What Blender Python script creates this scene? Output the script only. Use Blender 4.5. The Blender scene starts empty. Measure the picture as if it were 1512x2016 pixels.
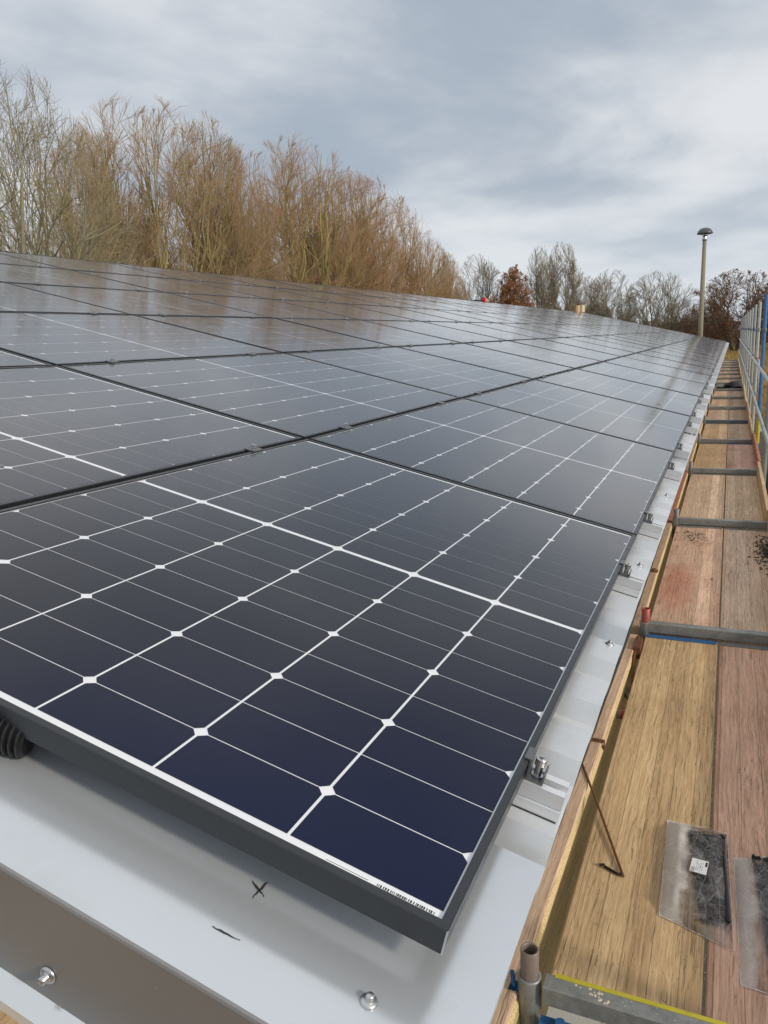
import bpy, math, random
import numpy as np
from mathutils import Matrix, Vector

S = bpy.context.scene
COL = S.collection
rad = math.radians

# ------------------------------------------------------------------ camera
CAM_LOC = (-0.60858, -0.23046, 0.59014)
R_RIGHT = (0.40221, -0.91466567, -0.04017315)
R_DOWN = (-0.21240403, -0.05053987, -0.9758741)
R_FWD = (0.89056817, 0.40103924, -0.21460631)
cam_data = bpy.data.cameras.new("camera")
cam = bpy.data.objects.new("camera", cam_data)
COL.objects.link(cam)
m = Matrix(((R_RIGHT[0], -R_DOWN[0], -R_FWD[0], CAM_LOC[0]),
            (R_RIGHT[1], -R_DOWN[1], -R_FWD[1], CAM_LOC[1]),
            (R_RIGHT[2], -R_DOWN[2], -R_FWD[2], CAM_LOC[2]),
            (0, 0, 0, 1)))
cam.matrix_world = m
cam_data.sensor_fit = 'VERTICAL'
cam_data.sensor_height = 24.0
cam_data.lens = 24.0 * 1517.0 / 2016.0
cam_data.clip_start = 0.02
cam_data.clip_end = 3000
S.camera = cam

# ------------------------------------------------------------------ light
SUN_EL, SUN_AZ = 24.0, 257.0        # azimuth measured from +X towards +Y
sun_dir = Vector((math.cos(rad(SUN_EL)) * math.cos(rad(SUN_AZ)),
                  math.cos(rad(SUN_EL)) * math.sin(rad(SUN_AZ)),
                  math.sin(rad(SUN_EL))))
sd = bpy.data.lights.new("sun", 'SUN')
sd.energy = 2.3
sd.angle = rad(7)
sd.color = (1.0, 0.88, 0.72)
sun = bpy.data.objects.new("sun", sd)
COL.objects.link(sun)
sun.rotation_euler = sun_dir.to_track_quat('Z', 'Y').to_euler()

S.view_settings.view_transform = 'Standard'
S.view_settings.look = 'None'
S.view_settings.gamma = 1.0
S.view_settings.exposure = 0.0
S.view_settings.use_curve_mapping = False


# ------------------------------------------------------------------ node helper
class NB:
    def __init__(self, tree):
        self.t = tree
        self.n = tree.nodes
        self.l = tree.links

    def new(self, typ, ins=None, **props):
        nd = self.n.new(typ)
        for k, v in props.items():
            setattr(nd, k, v)
        if ins:
            for k, v in ins.items():
                self.set(nd.inputs[k], v)
        return nd

    def set(self, sock, v):
        if isinstance(v, bpy.types.NodeSocket):
            self.l.new(v, sock)
        else:
            if isinstance(v, (tuple, list)) and len(v) == 3 and sock.type == 'RGBA':
                v = (*v, 1)
            sock.default_value = v

    def math(self, op, a, b=None, c=None, clamp=False):
        nd = self.new('ShaderNodeMath', operation=op, use_clamp=clamp)
        self.set(nd.inputs[0], a)
        if b is not None: self.set(nd.inputs[1], b)
        if c is not None: self.set(nd.inputs[2], c)
        return nd.outputs[0]

    def mix(self, f, a, b, mode='MIX'):
        nd = self.new('ShaderNodeMix', data_type='RGBA', blend_type=mode)
        self.set(nd.inputs[0], f); self.set(nd.inputs[6], a); self.set(nd.inputs[7], b)
        return nd.outputs[2]

    def ramp(self, v, lo, hi, a=0.0, b=1.0, smooth=True):
        nd = self.new('ShaderNodeMapRange', interpolation_type='SMOOTHSTEP' if smooth else 'LINEAR')
        self.set(nd.inputs[0], v)
        self.set(nd.inputs[1], lo); self.set(nd.inputs[2], hi)
        self.set(nd.inputs[3], a); self.set(nd.inputs[4], b)
        return nd.outputs[0]

    def map(self, vec, scale=(1, 1, 1), loc=(0, 0, 0), rot=(0, 0, 0)):
        nd = self.new('ShaderNodeMapping')
        self.set(nd.inputs[0], vec)
        nd.inputs['Scale'].default_value = scale
        nd.inputs['Location'].default_value = loc
        nd.inputs['Rotation'].default_value = rot
        return nd.outputs[0]

    def noise(self, vec, scale, detail=4, rough=0.55, dist=0.0, col=False):
        nd = self.new('ShaderNodeTexNoise')
        self.set(nd.inputs['Vector'], vec)
        nd.inputs['Scale'].default_value = scale
        nd.inputs['Detail'].default_value = detail
        nd.inputs['Roughness'].default_value = rough
        nd.inputs['Distortion'].default_value = dist
        return nd.outputs[1 if col else 0]

    def bump(self, h, strength, dist):
        nd = self.new('ShaderNodeBump')
        nd.inputs['Strength'].default_value = strength
        nd.inputs['Distance'].default_value = dist
        self.set(nd.inputs['Height'], h)
        return nd.outputs[0]


# ------------------------------------------------------------------ sky
W = bpy.data.worlds.new("World")
S.world = W
W.use_nodes = True
W.node_tree.nodes.clear()
b = NB(W.node_tree)
sky = b.new('ShaderNodeTexSky', sky_type='NISHITA', sun_disc=False)
sky.sun_elevation = rad(SUN_EL)
sky.sun_rotation = rad(90 - SUN_AZ)
skyc = b.mix(1.0, sky.outputs[0], (0.08, 0.08, 0.08), 'MULTIPLY')
tc = b.new('ShaderNodeTexCoord').outputs['Generated']
sx = b.new('ShaderNodeSeparateXYZ', {0: tc})
zz = b.math('MAXIMUM', sx.outputs[2], 0.0)
den = b.math('ADD', zz, 0.13)
cx = b.math('DIVIDE', sx.outputs[0], den)
cy = b.math('DIVIDE', sx.outputs[1], den)
cv = b.new('ShaderNodeCombineXYZ', {0: cx, 1: cy, 2: 0.0}).outputs[0]
warp = b.noise(b.map(cv, (0.5, 0.5, 1), (3.1, 1.7, 0)), 1.0, 3, 0.5, col=True)
cvw = b.mix(0.35, cv, warp, 'LINEAR_LIGHT')
n1 = b.noise(b.map(cvw, (0.55, 0.70, 1), (11.5, 4.2, 0), (0, 0, rad(18))), 1.0, 6, 0.50)
n2 = b.noise(b.map(cvw, (1.9, 2.3, 1), (2.3, 8.2, 3), (0, 0, rad(18))), 1.0, 5, 0.52)
mixn = b.math('ADD', b.math('MULTIPLY', n1, 0.72), b.math('MULTIPLY', n2, 0.28))
f = b.ramp(mixn, 0.36, 0.60)
cloud = b.mix(f, (0.41, 0.475, 0.56), (0.80, 0.82, 0.85))
# paler towards the horizon
hz = b.ramp(zz, 0.0, 0.22, 1.0, 0.0)
cloud = b.mix(b.math('MULTIPLY', hz, 0.72), cloud, (0.71, 0.765, 0.82))
out = b.mix(0.93, skyc, cloud)
gnd = b.ramp(sx.outputs[2], -0.02, 0.0)
out = b.mix(gnd, (0.12, 0.11, 0.09), out)
bg = b.new('ShaderNodeBackground', {0: out, 1: 1.0})
wo = b.new('ShaderNodeOutputWorld')
b.l.new(bg.outputs[0], wo.inputs[0])


# ------------------------------------------------------------------ materials
def mat(name, fn):
    mt = bpy.data.materials.new(name)
    mt.use_nodes = True
    mt.node_tree.nodes.clear()
    nb = NB(mt.node_tree)
    o = nb.new('ShaderNodeOutputMaterial')
    sh = fn(nb)
    nb.l.new(sh, o.inputs[0])
    return mt


def pbsdf(nb, **kw):
    nd = nb.new('ShaderNodeBsdfPrincipled')
    names = {'color': 'Base Color', 'rough': 'Roughness', 'metal': 'Metallic', 'spec': 'Specular IOR Level',
             'normal': 'Normal', 'coat': 'Coat Weight', 'coatr': 'Coat Roughness', 'ior': 'IOR',
             'tft': 'Thin Film Thickness', 'tfi': 'Thin Film IOR', 'alpha': 'Alpha', 'trans': 'Transmission Weight',
             'sheen': 'Sheen Weight'}
    for k, v in kw.items():
        nb.set(nd.inputs[names[k]], v)
    return nd.outputs[0]


def objv(nb):
    return nb.new('ShaderNodeTexCoord').outputs['Object']


def geo(nb):
    return nb.new('ShaderNodeNewGeometry').outputs['Position']


def m_cell(nb):
    oi = nb.new('ShaderNodeObjectInfo')
    v = geo(nb)
    n = nb.noise(v, 3.0, 3)
    # anti-reflection coating: deep blue seen straight on, violet grey at a slant
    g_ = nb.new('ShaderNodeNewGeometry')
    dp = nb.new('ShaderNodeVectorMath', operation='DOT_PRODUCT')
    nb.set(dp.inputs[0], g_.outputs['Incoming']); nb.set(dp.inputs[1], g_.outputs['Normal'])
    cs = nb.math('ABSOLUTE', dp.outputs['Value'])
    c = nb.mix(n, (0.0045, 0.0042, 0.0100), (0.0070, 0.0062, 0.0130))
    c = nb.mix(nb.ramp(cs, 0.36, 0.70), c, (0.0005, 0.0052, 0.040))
    return pbsdf(nb, color=c, rough=0.45, spec=0.06)


def m_backsheet(nb):
    return pbsdf(nb, color=(0.86, 0.87, 0.90), rough=0.5)


def m_glass(nb):
    v = geo(nb)
    dirt = nb.noise(v, 2.3, 5, 0.6)
    g_ = nb.new('ShaderNodeNewGeometry')
    dp = nb.new('ShaderNodeVectorMath', operation='DOT_PRODUCT')
    nb.set(dp.inputs[0], g_.outputs['Incoming']); nb.set(dp.inputs[1], g_.outputs['Normal'])
    cs = nb.math('ABSOLUTE', dp.outputs['Value'])
    frs = nb.math('ADD', 0.016, nb.math('MULTIPLY', 0.984, nb.math('POWER', nb.math('SUBTRACT', 1.0, cs, clamp=True), 4.6)))
    rn = nb.ramp(nb.noise(v, 5.0, 3), 0.3, 0.7, 0.075, 0.13)
    gl = nb.new('ShaderNodeBsdfGlossy', {0: (1, 1, 1), 1: rn})
    tr = nb.new('ShaderNodeBsdfTransparent', {0: (0.97, 0.975, 0.98)})
    mx = nb.new('ShaderNodeMixShader', {0: frs})
    nb.l.new(tr.outputs[0], mx.inputs[1]); nb.l.new(gl.outputs[0], mx.inputs[2])
    df = nb.new('ShaderNodeBsdfDiffuse', {0: (0.42, 0.40, 0.38)})
    mx2 = nb.new('ShaderNodeMixShader', {0: nb.ramp(dirt, 0.35, 0.75, 0.001, 0.011)})
    nb.l.new(mx.outputs[0], mx2.inputs[1]); nb.l.new(df.outputs[0], mx2.inputs[2])
    return mx2.outputs[0]


def m_frame(nb):
    n = nb.noise(geo(nb), 60, 3)
    return pbsdf(nb, color=nb.mix(n, (0.030, 0.033, 0.038), (0.045, 0.049, 0.056)), rough=nb.ramp(n, .3, .7, .28, .40), metal=0.4, spec=0.7)


def m_alu(nb):
    v = objv(nb)
    n = nb.noise(nb.map(v, (60, 3, 60)), 4, 3)
    return pbsdf(nb, color=nb.mix(n, (0.78, 0.79, 0.81), (0.88, 0.89, 0.90)), rough=0.38, metal=0.55)


def m_clamp(nb):
    return pbsdf(nb, color=(0.15, 0.155, 0.165), rough=0.4, metal=0.5)


def m_steel(nb):
    return pbsdf(nb, color=(0.60, 0.60, 0.60), rough=0.34, metal=1.0)


def m_rubber(nb):
    return pbsdf(nb, color=(0.012, 0.012, 0.013), rough=0.35, spec=0.5)


def m_sheet(nb):
    """white aluminium lacquer: pale, half metallic"""
    v = geo(nb)
    n = nb.noise(v, 1.1, 5, 0.6)
    d = nb.ramp(nb.noise(v, 9.0, 6, 0.7), 0.52, 0.75)
    sp = nb.ramp(nb.noise(v, 120.0, 2, 0.5), 0.73, 0.76)
    c = nb.mix(n, (0.70, 0.73, 0.755), (0.78, 0.80, 0.82))
    c = nb.mix(nb.math('MULTIPLY', d, 0.20), c, (0.40, 0.39, 0.36))
    c = nb.mix(nb.math('MULTIPLY', sp, 0.25), c, (0.25, 0.23, 0.2))
    return pbsdf(nb, color=c, rough=nb.ramp(n, .3, .7, .24, .30), metal=0.45, spec=0.5)


def m_verge(nb):
    v = geo(nb)
    n = nb.noise(v, 2.0, 5, 0.6)
    sc = nb.ramp(nb.noise(nb.map(v, (9, 160, 20), (0, 0, 0), (0, 0, rad(35))), 1.3, 5, 0.75), 0.72, 0.77)
    sp = nb.ramp(nb.noise(v, 150.0, 2, 0.5), 0.75, 0.78)
    c = nb.mix(n, (0.64, 0.68, 0.72), (0.69, 0.73, 0.77))
    c = nb.mix(nb.math('MULTIPLY', sc, 0.25), c, (0.80, 0.80, 0.81))
    c = nb.mix(nb.math('MULTIPLY', sp, 0.25), c, (0.3, 0.28, 0.25))
    g = nb.ramp(nb.noise(v, 7.0, 6, 0.7), 0.5, 0.75, 0, 0.15)
    c = nb.mix(g, c, (0.42, 0.41, 0.38))
    return pbsdf(nb, color=c, rough=nb.ramp(nb.noise(v, 3.0, 3), .3, .7, .13, .2), metal=0.55, spec=0.5)


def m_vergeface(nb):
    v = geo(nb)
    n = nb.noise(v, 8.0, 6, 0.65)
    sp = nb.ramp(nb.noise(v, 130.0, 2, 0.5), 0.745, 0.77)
    c = nb.mix(n, (0.25, 0.245, 0.24), (0.29, 0.285, 0.28))  # same lacquer as the flashing top, its dark ground reflection put into the colour
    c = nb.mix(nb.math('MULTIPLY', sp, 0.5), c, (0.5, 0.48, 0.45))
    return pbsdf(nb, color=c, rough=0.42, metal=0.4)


def m_wood(nb, along_x=True, paintcol=(0.42, 0.12, 0.07)):
    """weathered scaffold wood; base tint from the object colour, paint amount from its alpha"""
    oi = nb.new('ShaderNodeObjectInfo')
    v = objv(nb)
    off = nb.new('ShaderNodeCombineXYZ', {0: nb.math('MULTIPLY', oi.outputs['Random'], 37.0), 1: nb.math('MULTIPLY', oi.outputs['Random'], 11.0), 2: 0.0}).outputs[0]
    va = nb.new('ShaderNodeVectorMath', operation='ADD')
    nb.set(va.inputs[0], v); nb.set(va.inputs[1], off)
    p = va.outputs[0]
    wv = nb.noise(nb.map(p, (2.2, 9, 9)), 1.0, 3, 0.5, col=True)
    pw_ = nb.mix(0.022, p, wv, 'LINEAR_LIGHT')
    grain = nb.noise(nb.map(pw_, (3.0, 130, 130)), 1.0, 8, 0.7)
    grain2 = nb.noise(nb.map(pw_, (0.8, 16, 16)), 1.0, 6, 0.6)
    fine = nb.noise(nb.map(pw_, (14, 330, 330)), 1.0, 4, 0.7)
    wave = nb.new('ShaderNodeTexWave', wave_type='RINGS', rings_direction='X')
    nb.set(wave.inputs['Vector'], nb.map(pw_, (0.25, 9, 9)))
    wave.inputs['Scale'].default_value = 1.6
    wave.inputs['Distortion'].default_value = 7.0
    wave.inputs['Detail'].default_value = 4
    # lamellae: 5 slats per board
    sp = nb.new('ShaderNodeSeparateXYZ', {0: v})
    slat = nb.math('FLOOR', nb.math('DIVIDE', nb.math('ADD', sp.outputs[1], 5.0), 0.0712))
    wn = nb.new('ShaderNodeTexWhiteNoise', noise_dimensions='2D')
    nb.set(wn.inputs[0], nb.new('ShaderNodeCombineXYZ', {0: slat, 1: nb.math('MULTIPLY', oi.outputs['Random'], 91.0), 2: 0.0}).outputs[0])
    base = nb.mix(0.30, nb.mix(1.0, oi.outputs['Color'], (1.95, 1.93, 1.90), 'MULTIPLY'), (0.74, 0.64, 0.52))
    c = nb.mix(nb.ramp(wn.outputs[0], 0, 1, 0.0, 0.62), base, nb.mix(1.0, base, (0.62, 0.56, 0.52), 'MULTIPLY'))
    c = nb.mix(nb.ramp(grain, 0.40, 0.66, 0, 0.50), c, nb.mix(1.0, c, (0.52, 0.45, 0.38), 'MULTIPLY'))
    c = nb.mix(nb.ramp(wave.outputs[0], 0.55, 0.95, 0, 0.20), c, nb.mix(1.0, c, (0.55, 0.47, 0.40), 'MULTIPLY'))
    c = nb.mix(nb.ramp(grain2, 0.45, 0.75, 0, 0.40), c, nb.mix(1.0, c, (1.28, 1.22, 1.15), 'MULTIPLY'))
    c = nb.mix(nb.ramp(fine, 0.42, 0.62, 0, 0.38), c, nb.mix(1.0, c, (0.55, 0.50, 0.45), 'MULTIPLY'))
    # paint remains
    pm = nb.noise(nb.map(p, (0.9, 3.5, 3.5)), 1.3, 5, 0.65)
    pf = nb.noise(nb.map(p, (6, 26, 26)), 1.3, 5, 0.7)
    lvl = nb.math('ADD', nb.math('MULTIPLY', pm, 0.65), nb.math('MULTIPLY', pf, 0.35))
    thr = nb.ramp(oi.outputs['Alpha'], 0.0, 1.0, 0.80, 0.30, smooth=False)
    paint = nb.ramp(nb.math('SUBTRACT', lvl, thr), 0.0, 0.12)
    c = nb.mix(nb.math('MULTIPLY', paint, 0.62), c, nb.mix(nb.ramp(fine, .35, .65), paintcol, (0.48, 0.20, 0.13)))
    # weathering blotches and dirt
    bl = nb.noise(nb.map(p, (1.6, 4.5, 4.5), (3, 8, 0)), 1.0, 7, 0.7)
    c = nb.mix(nb.ramp(bl, 0.40, 0.66, 0.0, 0.55), c, nb.mix(1.0, c, (0.68, 0.65, 0.62), 'MULTIPLY'))
    kn = nb.new('ShaderNodeTexVoronoi')
    nb.set(kn.inputs['Vector'], nb.map(p, (1.5, 5.5, 5.5), (1, 2, 0)))
    kn.inputs['Scale'].default_value = 1.0
    c = nb.mix(nb.ramp(kn.outputs['Distance'], 0.03, 0.075, 0.6, 0.0), c, (0.13, 0.075, 0.04))
    # stains
    st = nb.ramp(nb.noise(p, 3.2, 6, 0.7), 0.58, 0.78)
    c = nb.mix(nb.math('MULTIPLY', st, 0.45), c, nb.mix(1.0, c, (0.38, 0.31, 0.25), 'MULTIPLY'))
    # one worn patch of red paint
    gp = geo(nb)
    sg = nb.new('ShaderNodeSeparateXYZ', {0: nb.mix(0.12, gp, nb.noise(gp, 6, 5, .6, col=True), 'LINEAR_LIGHT')})
    dx = nb.math('DIVIDE', nb.math('SUBTRACT', sg.outputs[0], 4.42), 0.52)
    dy = nb.math('DIVIDE', nb.math('SUBTRACT', sg.outputs[1], 0.015), 0.125)
    dd = nb.math('ADD', nb.math('MULTIPLY', dx, dx), nb.math('MULTIPLY', dy, dy))
    pk = nb.math('MULTIPLY', nb.ramp(dd, 0.15, 1.5, 0.85, 0.0), nb.math('MULTIPLY', nb.ramp(fine, 0.38, 0.56, 0.45, 1.0), nb.ramp(grain, 0.35, 0.6, 1.0, 0.6)))
    c = nb.mix(pk, c, (0.46, 0.145, 0.095))
    # splashes, pale
    spl = nb.ramp(nb.noise(p, 30.0, 3, 0.6), 0.715, 0.735)
    c = nb.mix(nb.math('MULTIPLY', spl, 0.55), c, (0.62, 0.54, 0.44))
    # cracks
    cr = nb.noise(nb.map(pw_, (3.2, 210, 210), (4, 0, 0)), 1.0, 4, 0.6)
    crm = nb.noise(nb.map(p, (1.1, 5, 5), (9, 3, 0)), 1.0, 3, 0.6)
    crk = nb.math('MULTIPLY', nb.ramp(cr, 0.60, 0.64), nb.ramp(crm, 0.34, 0.60))
    tcr = nb.noise(nb.map(p, (130, 26, 26), (2, 0, 0)), 1.0, 2, 0.5)
    tck = nb.math('MULTIPLY', nb.ramp(tcr, 0.70, 0.73), nb.ramp(crm, 0.42, 0.58))
    crk = nb.math('MAXIMUM', crk, tck)
    c = nb.mix(nb.math('MULTIPLY', crk, 0.42), c, (0.035, 0.022, 0.014))
    # slat seams
    fr = nb.math('FRACT', nb.math('DIVIDE', nb.math('ADD', sp.outputs[1], 5.0), 0.0712))
    seam = nb.ramp(nb.math('ABSOLUTE', nb.math('SUBTRACT', fr, 0.5)), 0.482, 0.495)
    c = nb.mix(nb.math('MULTIPLY', seam, 0.62), c, (0.06, 0.04, 0.028))
    h = nb.math('SUBTRACT', nb.math('ADD', nb.math('MULTIPLY', grain, 0.6), nb.math('MULTIPLY', fine, 0.25)), nb.math('MULTIPLY', crk, 1.4))
    return pbsdf(nb, color=c, rough=0.82, spec=0.2, normal=nb.bump(h, 0.7, 0.0022))


def m_galv(nb):
    oi = nb.new('ShaderNodeObjectInfo')
    v = geo(nb)
    vo = nb.new('ShaderNodeTexVoronoi')
    nb.set(vo.inputs['Vector'], v); vo.inputs['Scale'].default_value = 70
    n = nb.noise(v, 14, 6, 0.7)
    c = nb.mix(nb.ramp(vo.outputs['Color'], 0, 1, 0, .5), (0.26, 0.275, 0.27), (0.36, 0.37, 0.36))
    c = nb.mix(nb.ramp(n, .45, .7, 0, .55), c, (0.13, 0.14, 0.14))
    ru = nb.ramp(nb.noise(v, 33, 5, 0.7), 0.66, 0.72)
    c = nb.mix(nb.math('MULTIPLY', ru, 0.55), c, (0.20, 0.10, 0.05))
    spk = nb.ramp(nb.noise(v, 150, 2, 0.5), 0.70, 0.73)
    c = nb.mix(nb.math('MULTIPLY', spk, 0.6), c, (0.62, 0.60, 0.56))
    c = nb.mix(nb.math('MULTIPLY', oi.outputs['Alpha'], nb.ramp(n, .2, .75, 1.0, .6)), c, oi.outputs['Color'])
    return pbsdf(nb, color=c, rough=nb.ramp(n, .3, .7, .38, .62), metal=0.35)


def m_rust(nb):
    n = nb.noise(geo(nb), 80, 5, .7)
    return pbsdf(nb, color=nb.mix(n, (0.075, 0.028, 0.014), (0.21, 0.085, 0.04)), rough=0.8)


def paintm(col, rough=0.5):
    def fnn(nb):
        n = nb.noise(geo(nb), 30, 6, .75)
        c = nb.mix(nb.ramp(n, .45, .75, 0, .6), col, tuple(x * 0.45 for x in col))
        sp = nb.ramp(nb.noise(geo(nb), 60, 5, .7), .60, .66)
        c = nb.mix(nb.math('MULTIPLY', sp, .5), c, (0.5, 0.5, 0.5))
        return pbsdf(nb, color=c, rough=rough)
    return fnn


def m_bark(nb):
    oi = nb.new('ShaderNodeObjectInfo')
    v = objv(nb)
    n = nb.noise(nb.map(v, (6, 6, 1.5)), 2, 5, .65)
    n2 = nb.noise(v, 0.7, 4, .6)
    c = nb.mix(n, nb.mix(1.0, oi.outputs['Color'], (0.6, 0.58, 0.55), 'MULTIPLY'), nb.mix(1.0, oi.outputs['Color'], (1.35, 1.35, 1.25), 'MULTIPLY'))
    c = nb.mix(nb.math('MULTIPLY', nb.ramp(n2, .4, .62), nb.math('MULTIPLY', oi.outputs['Alpha'], 0.8)), c, (0.32, 0.29, 0.10))
    return pbsdf(nb, color=c, rough=0.9, spec=0.15)


def m_twig(nb):
    oi = nb.new('ShaderNodeObjectInfo')
    n2 = nb.noise(objv(nb), 0.55, 4, .6)
    c = nb.mix(n2, nb.mix(1.0, oi.outputs['Color'], (0.65, 0.6, 0.55), 'MULTIPLY'), nb.mix(1.0, oi.outputs['Color'], (1.3, 1.25, 1.15), 'MULTIPLY'))
    c = nb.mix(nb.math('MULTIPLY', nb.ramp(nb.noise(objv(nb), 0.9, 3), .46, .64), nb.math('MULTIPLY', oi.outputs['Alpha'], 0.55)), c, (0.34, 0.29, 0.12))
    return pbsdf(nb, color=c, rough=0.85, spec=0.15)


def m_leaf(nb):
    oi = nb.new('ShaderNodeObjectInfo')
    n = nb.noise(objv(nb), 2.2, 4, .6)
    c = nb.mix(nb.ramp(n, .3, .7), nb.mix(1.0, oi.outputs['Color'], (0.5, 0.45, 0.4), 'MULTIPLY'), nb.mix(1.0, oi.outputs['Color'], (1.4, 1.25, 1.1), 'MULTIPLY'))
    return pbsdf(nb, color=c, rough=0.8, spec=0.2)


def m_ground(nb):
    v = geo(nb)
    n = nb.noise(v, 0.05, 6, .6)
    n2 = nb.noise(v, 1.5, 6, .7)
    c = nb.mix(nb.ramp(n, .35, .65), (0.26, 0.185, 0.07), (0.30, 0.20, 0.08))
    c = nb.mix(nb.ramp(n2, .35, .7), c, (0.20, 0.15, 0.06))
    near = nb.ramp(nb.new('ShaderNodeSeparateXYZ', {0: v}).outputs[0], 40, 60)
    c = nb.mix(near, nb.mix(n2, (0.09, 0.085, 0.06), (0.14, 0.13, 0.10)), c)
    return pbsdf(nb, color=c, rough=0.95, spec=0.1, normal=nb.bump(n2, 0.6, 0.1))


def m_plastic(nb):
    v = objv(nb)
    wv = nb.noise(v, 7, 2, .5, col=True)
    vw = nb.mix(0.03, v, wv, 'LINEAR_LIGHT')
    def vor(sc, rot):
        a_ = nb.new('ShaderNodeTexVoronoi', feature='DISTANCE_TO_EDGE')
        nb.set(a_.inputs['Vector'], nb.map(vw, sc, rot=(0, 0, rot))); a_.inputs['Scale'].default_value = 1.0
        return a_.outputs['Distance']
    e1 = vor((9, 30, 10), 0.5); e2 = vor((34, 13, 10), 0.25); e3 = vor((50, 90, 10), 0.9)
    n = nb.noise(vw, 14, 4, .5)
    hgt = nb.math('ADD', nb.math('ADD', e1, nb.math('MULTIPLY', e2, .7)), nb.math('MULTIPLY', e3, .3))
    nrm = nb.bump(hgt, 1.0, 0.012)
    gl = nb.new('ShaderNodeBsdfGlossy', {0: (1, 1, 1), 1: 0.14, 'Normal': nrm})
    tr = nb.new('ShaderNodeBsdfTransparent', {0: (0.99, 0.99, 0.99)})
    df = nb.new('ShaderNodeBsdfDiffuse', {0: (0.98, 0.96, 0.94)})
    tl = nb.new('ShaderNodeBsdfTranslucent', {0: (0.95, 0.93, 0.91)})
    ad = nb.new('ShaderNodeMixShader', {0: 0.35})
    nb.l.new(df.outputs[0], ad.inputs[1]); nb.l.new(tl.outputs[0], ad.inputs[2])
    fr = nb.new('ShaderNodeFresnel', {0: 1.45, 1: nrm})
    mx = nb.new('ShaderNodeMixShader', {0: nb.math('MULTIPLY', fr.outputs[0], 1.2, clamp=True)})
    nb.l.new(tr.outputs[0], mx.inputs[1]); nb.l.new(gl.outputs[0], mx.inputs[2])
    crease = nb.math('MAXIMUM', nb.ramp(e1, 0.0, 0.04, 0.16, 0.0), nb.ramp(e2, 0.0, 0.04, 0.10, 0.0))
    # the empty, doubled-over side of the bag is milkier
    yy = nb.math('ADD', nb.new('ShaderNodeSeparateXYZ', {0: v}).outputs[1], nb.math('MULTIPLY', nb.math('SUBTRACT', n, .5), 0.06))
    side = nb.ramp(nb.math('ADD', yy, nb.new('ShaderNodeSeparateColor', {0: nb.new('ShaderNodeObjectInfo').outputs['Color']}).outputs[0]), 0.0, 0.03, 0.0, 0.62)
    hz_ = nb.math('ADD', nb.math('ADD', crease, nb.ramp(n, .4, .65, .03, .14)), side, clamp=True)
    mx2 = nb.new('ShaderNodeMixShader', {0: hz_})
    nb.l.new(mx.outputs[0], mx2.inputs[1]); nb.l.new(ad.outputs[0], mx2.inputs[2])
    return mx2.outputs[0]


def flat(col, rough=0.6, metal=0.0):
    return lambda nb: pbsdf(nb, color=nb.mix(nb.noise(geo(nb), 20, 3), tuple(c * 0.88 for c in col), tuple(min(1, c * 1.1) for c in col)), rough=rough, metal=metal)


def m_toeside(nb):
    v = geo(nb)
    n = nb.noise(v, 260, 4, .7)
    n2 = nb.noise(nb.map(v, (3, 20, 30)), 1.5, 4, .6)
    c = nb.mix(nb.ramp(n, .35, .65), (0.48, 0.36, 0.16), (0.85, 0.69, 0.38))  # sawn yellow, colour brightened to stand in for sunlight the gap blocks
    c = nb.mix(nb.ramp(n2, .45, .7, 0, .5), c, (0.27, 0.20, 0.11))
    return pbsdf(nb, color=c, rough=0.9, normal=nb.bump(n, .6, .001))


M = {k: mat(k, f_) for k, f_ in dict(
    toeside=m_toeside,
    cell=m_cell, backsheet=m_backsheet, glass=m_glass, frame=m_frame, alu=m_alu, clamp=m_clamp, steel=m_steel,
    rubber=m_rubber, sheet=m_sheet, verge=m_verge, vergeface=m_vergeface, wood=m_wood, galv=m_galv, rust=m_rust,
    blue=paintm((0.03, 0.13, 0.34)), yellow=paintm((0.55, 0.48, 0.03)), red=paintm((0.45, 0.025, 0.02)),
    bark=m_bark, twig=m_twig, leaf=m_leaf, ground=m_ground, plastic=m_plastic,
    ink=flat((0.03, 0.032, 0.03), 0.7), tie=flat((0.012, 0.012, 0.013), 0.28), white=flat((0.78, 0.79, 0.80), 0.6),
    concrete=flat((0.27, 0.24, 0.17), 0.85), lampcap=flat((0.10, 0.115, 0.11), 0.35, 0.3),
    redcloth=flat((0.50, 0.012, 0.03), 0.8), skin=flat((0.45, 0.25, 0.18), 0.6), darkcloth=flat((0.03, 0.035, 0.05), 0.85),
    card=flat((0.42, 0.26, 0.12), 0.8), tape=flat((0.75, 0.68, 0.45), 0.5), wall=flat((0.34, 0.34, 0.32), 0.7),
    film=flat((0.82, 0.80, 0.78), 0.3), mortar=flat((0.62, 0.55, 0.44), 0.95), tarp=flat((0.20, 0.21, 0.20), 0.45), darktarp=flat((0.02, 0.022, 0.024), 0.5),
    brush=flat((0.15, 0.115, 0.09), 0.95), wetleaf=flat((0.045, 0.032, 0.022), 0.8), timber=flat((0.42, 0.31, 0.17), 0.8)).items()}


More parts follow.
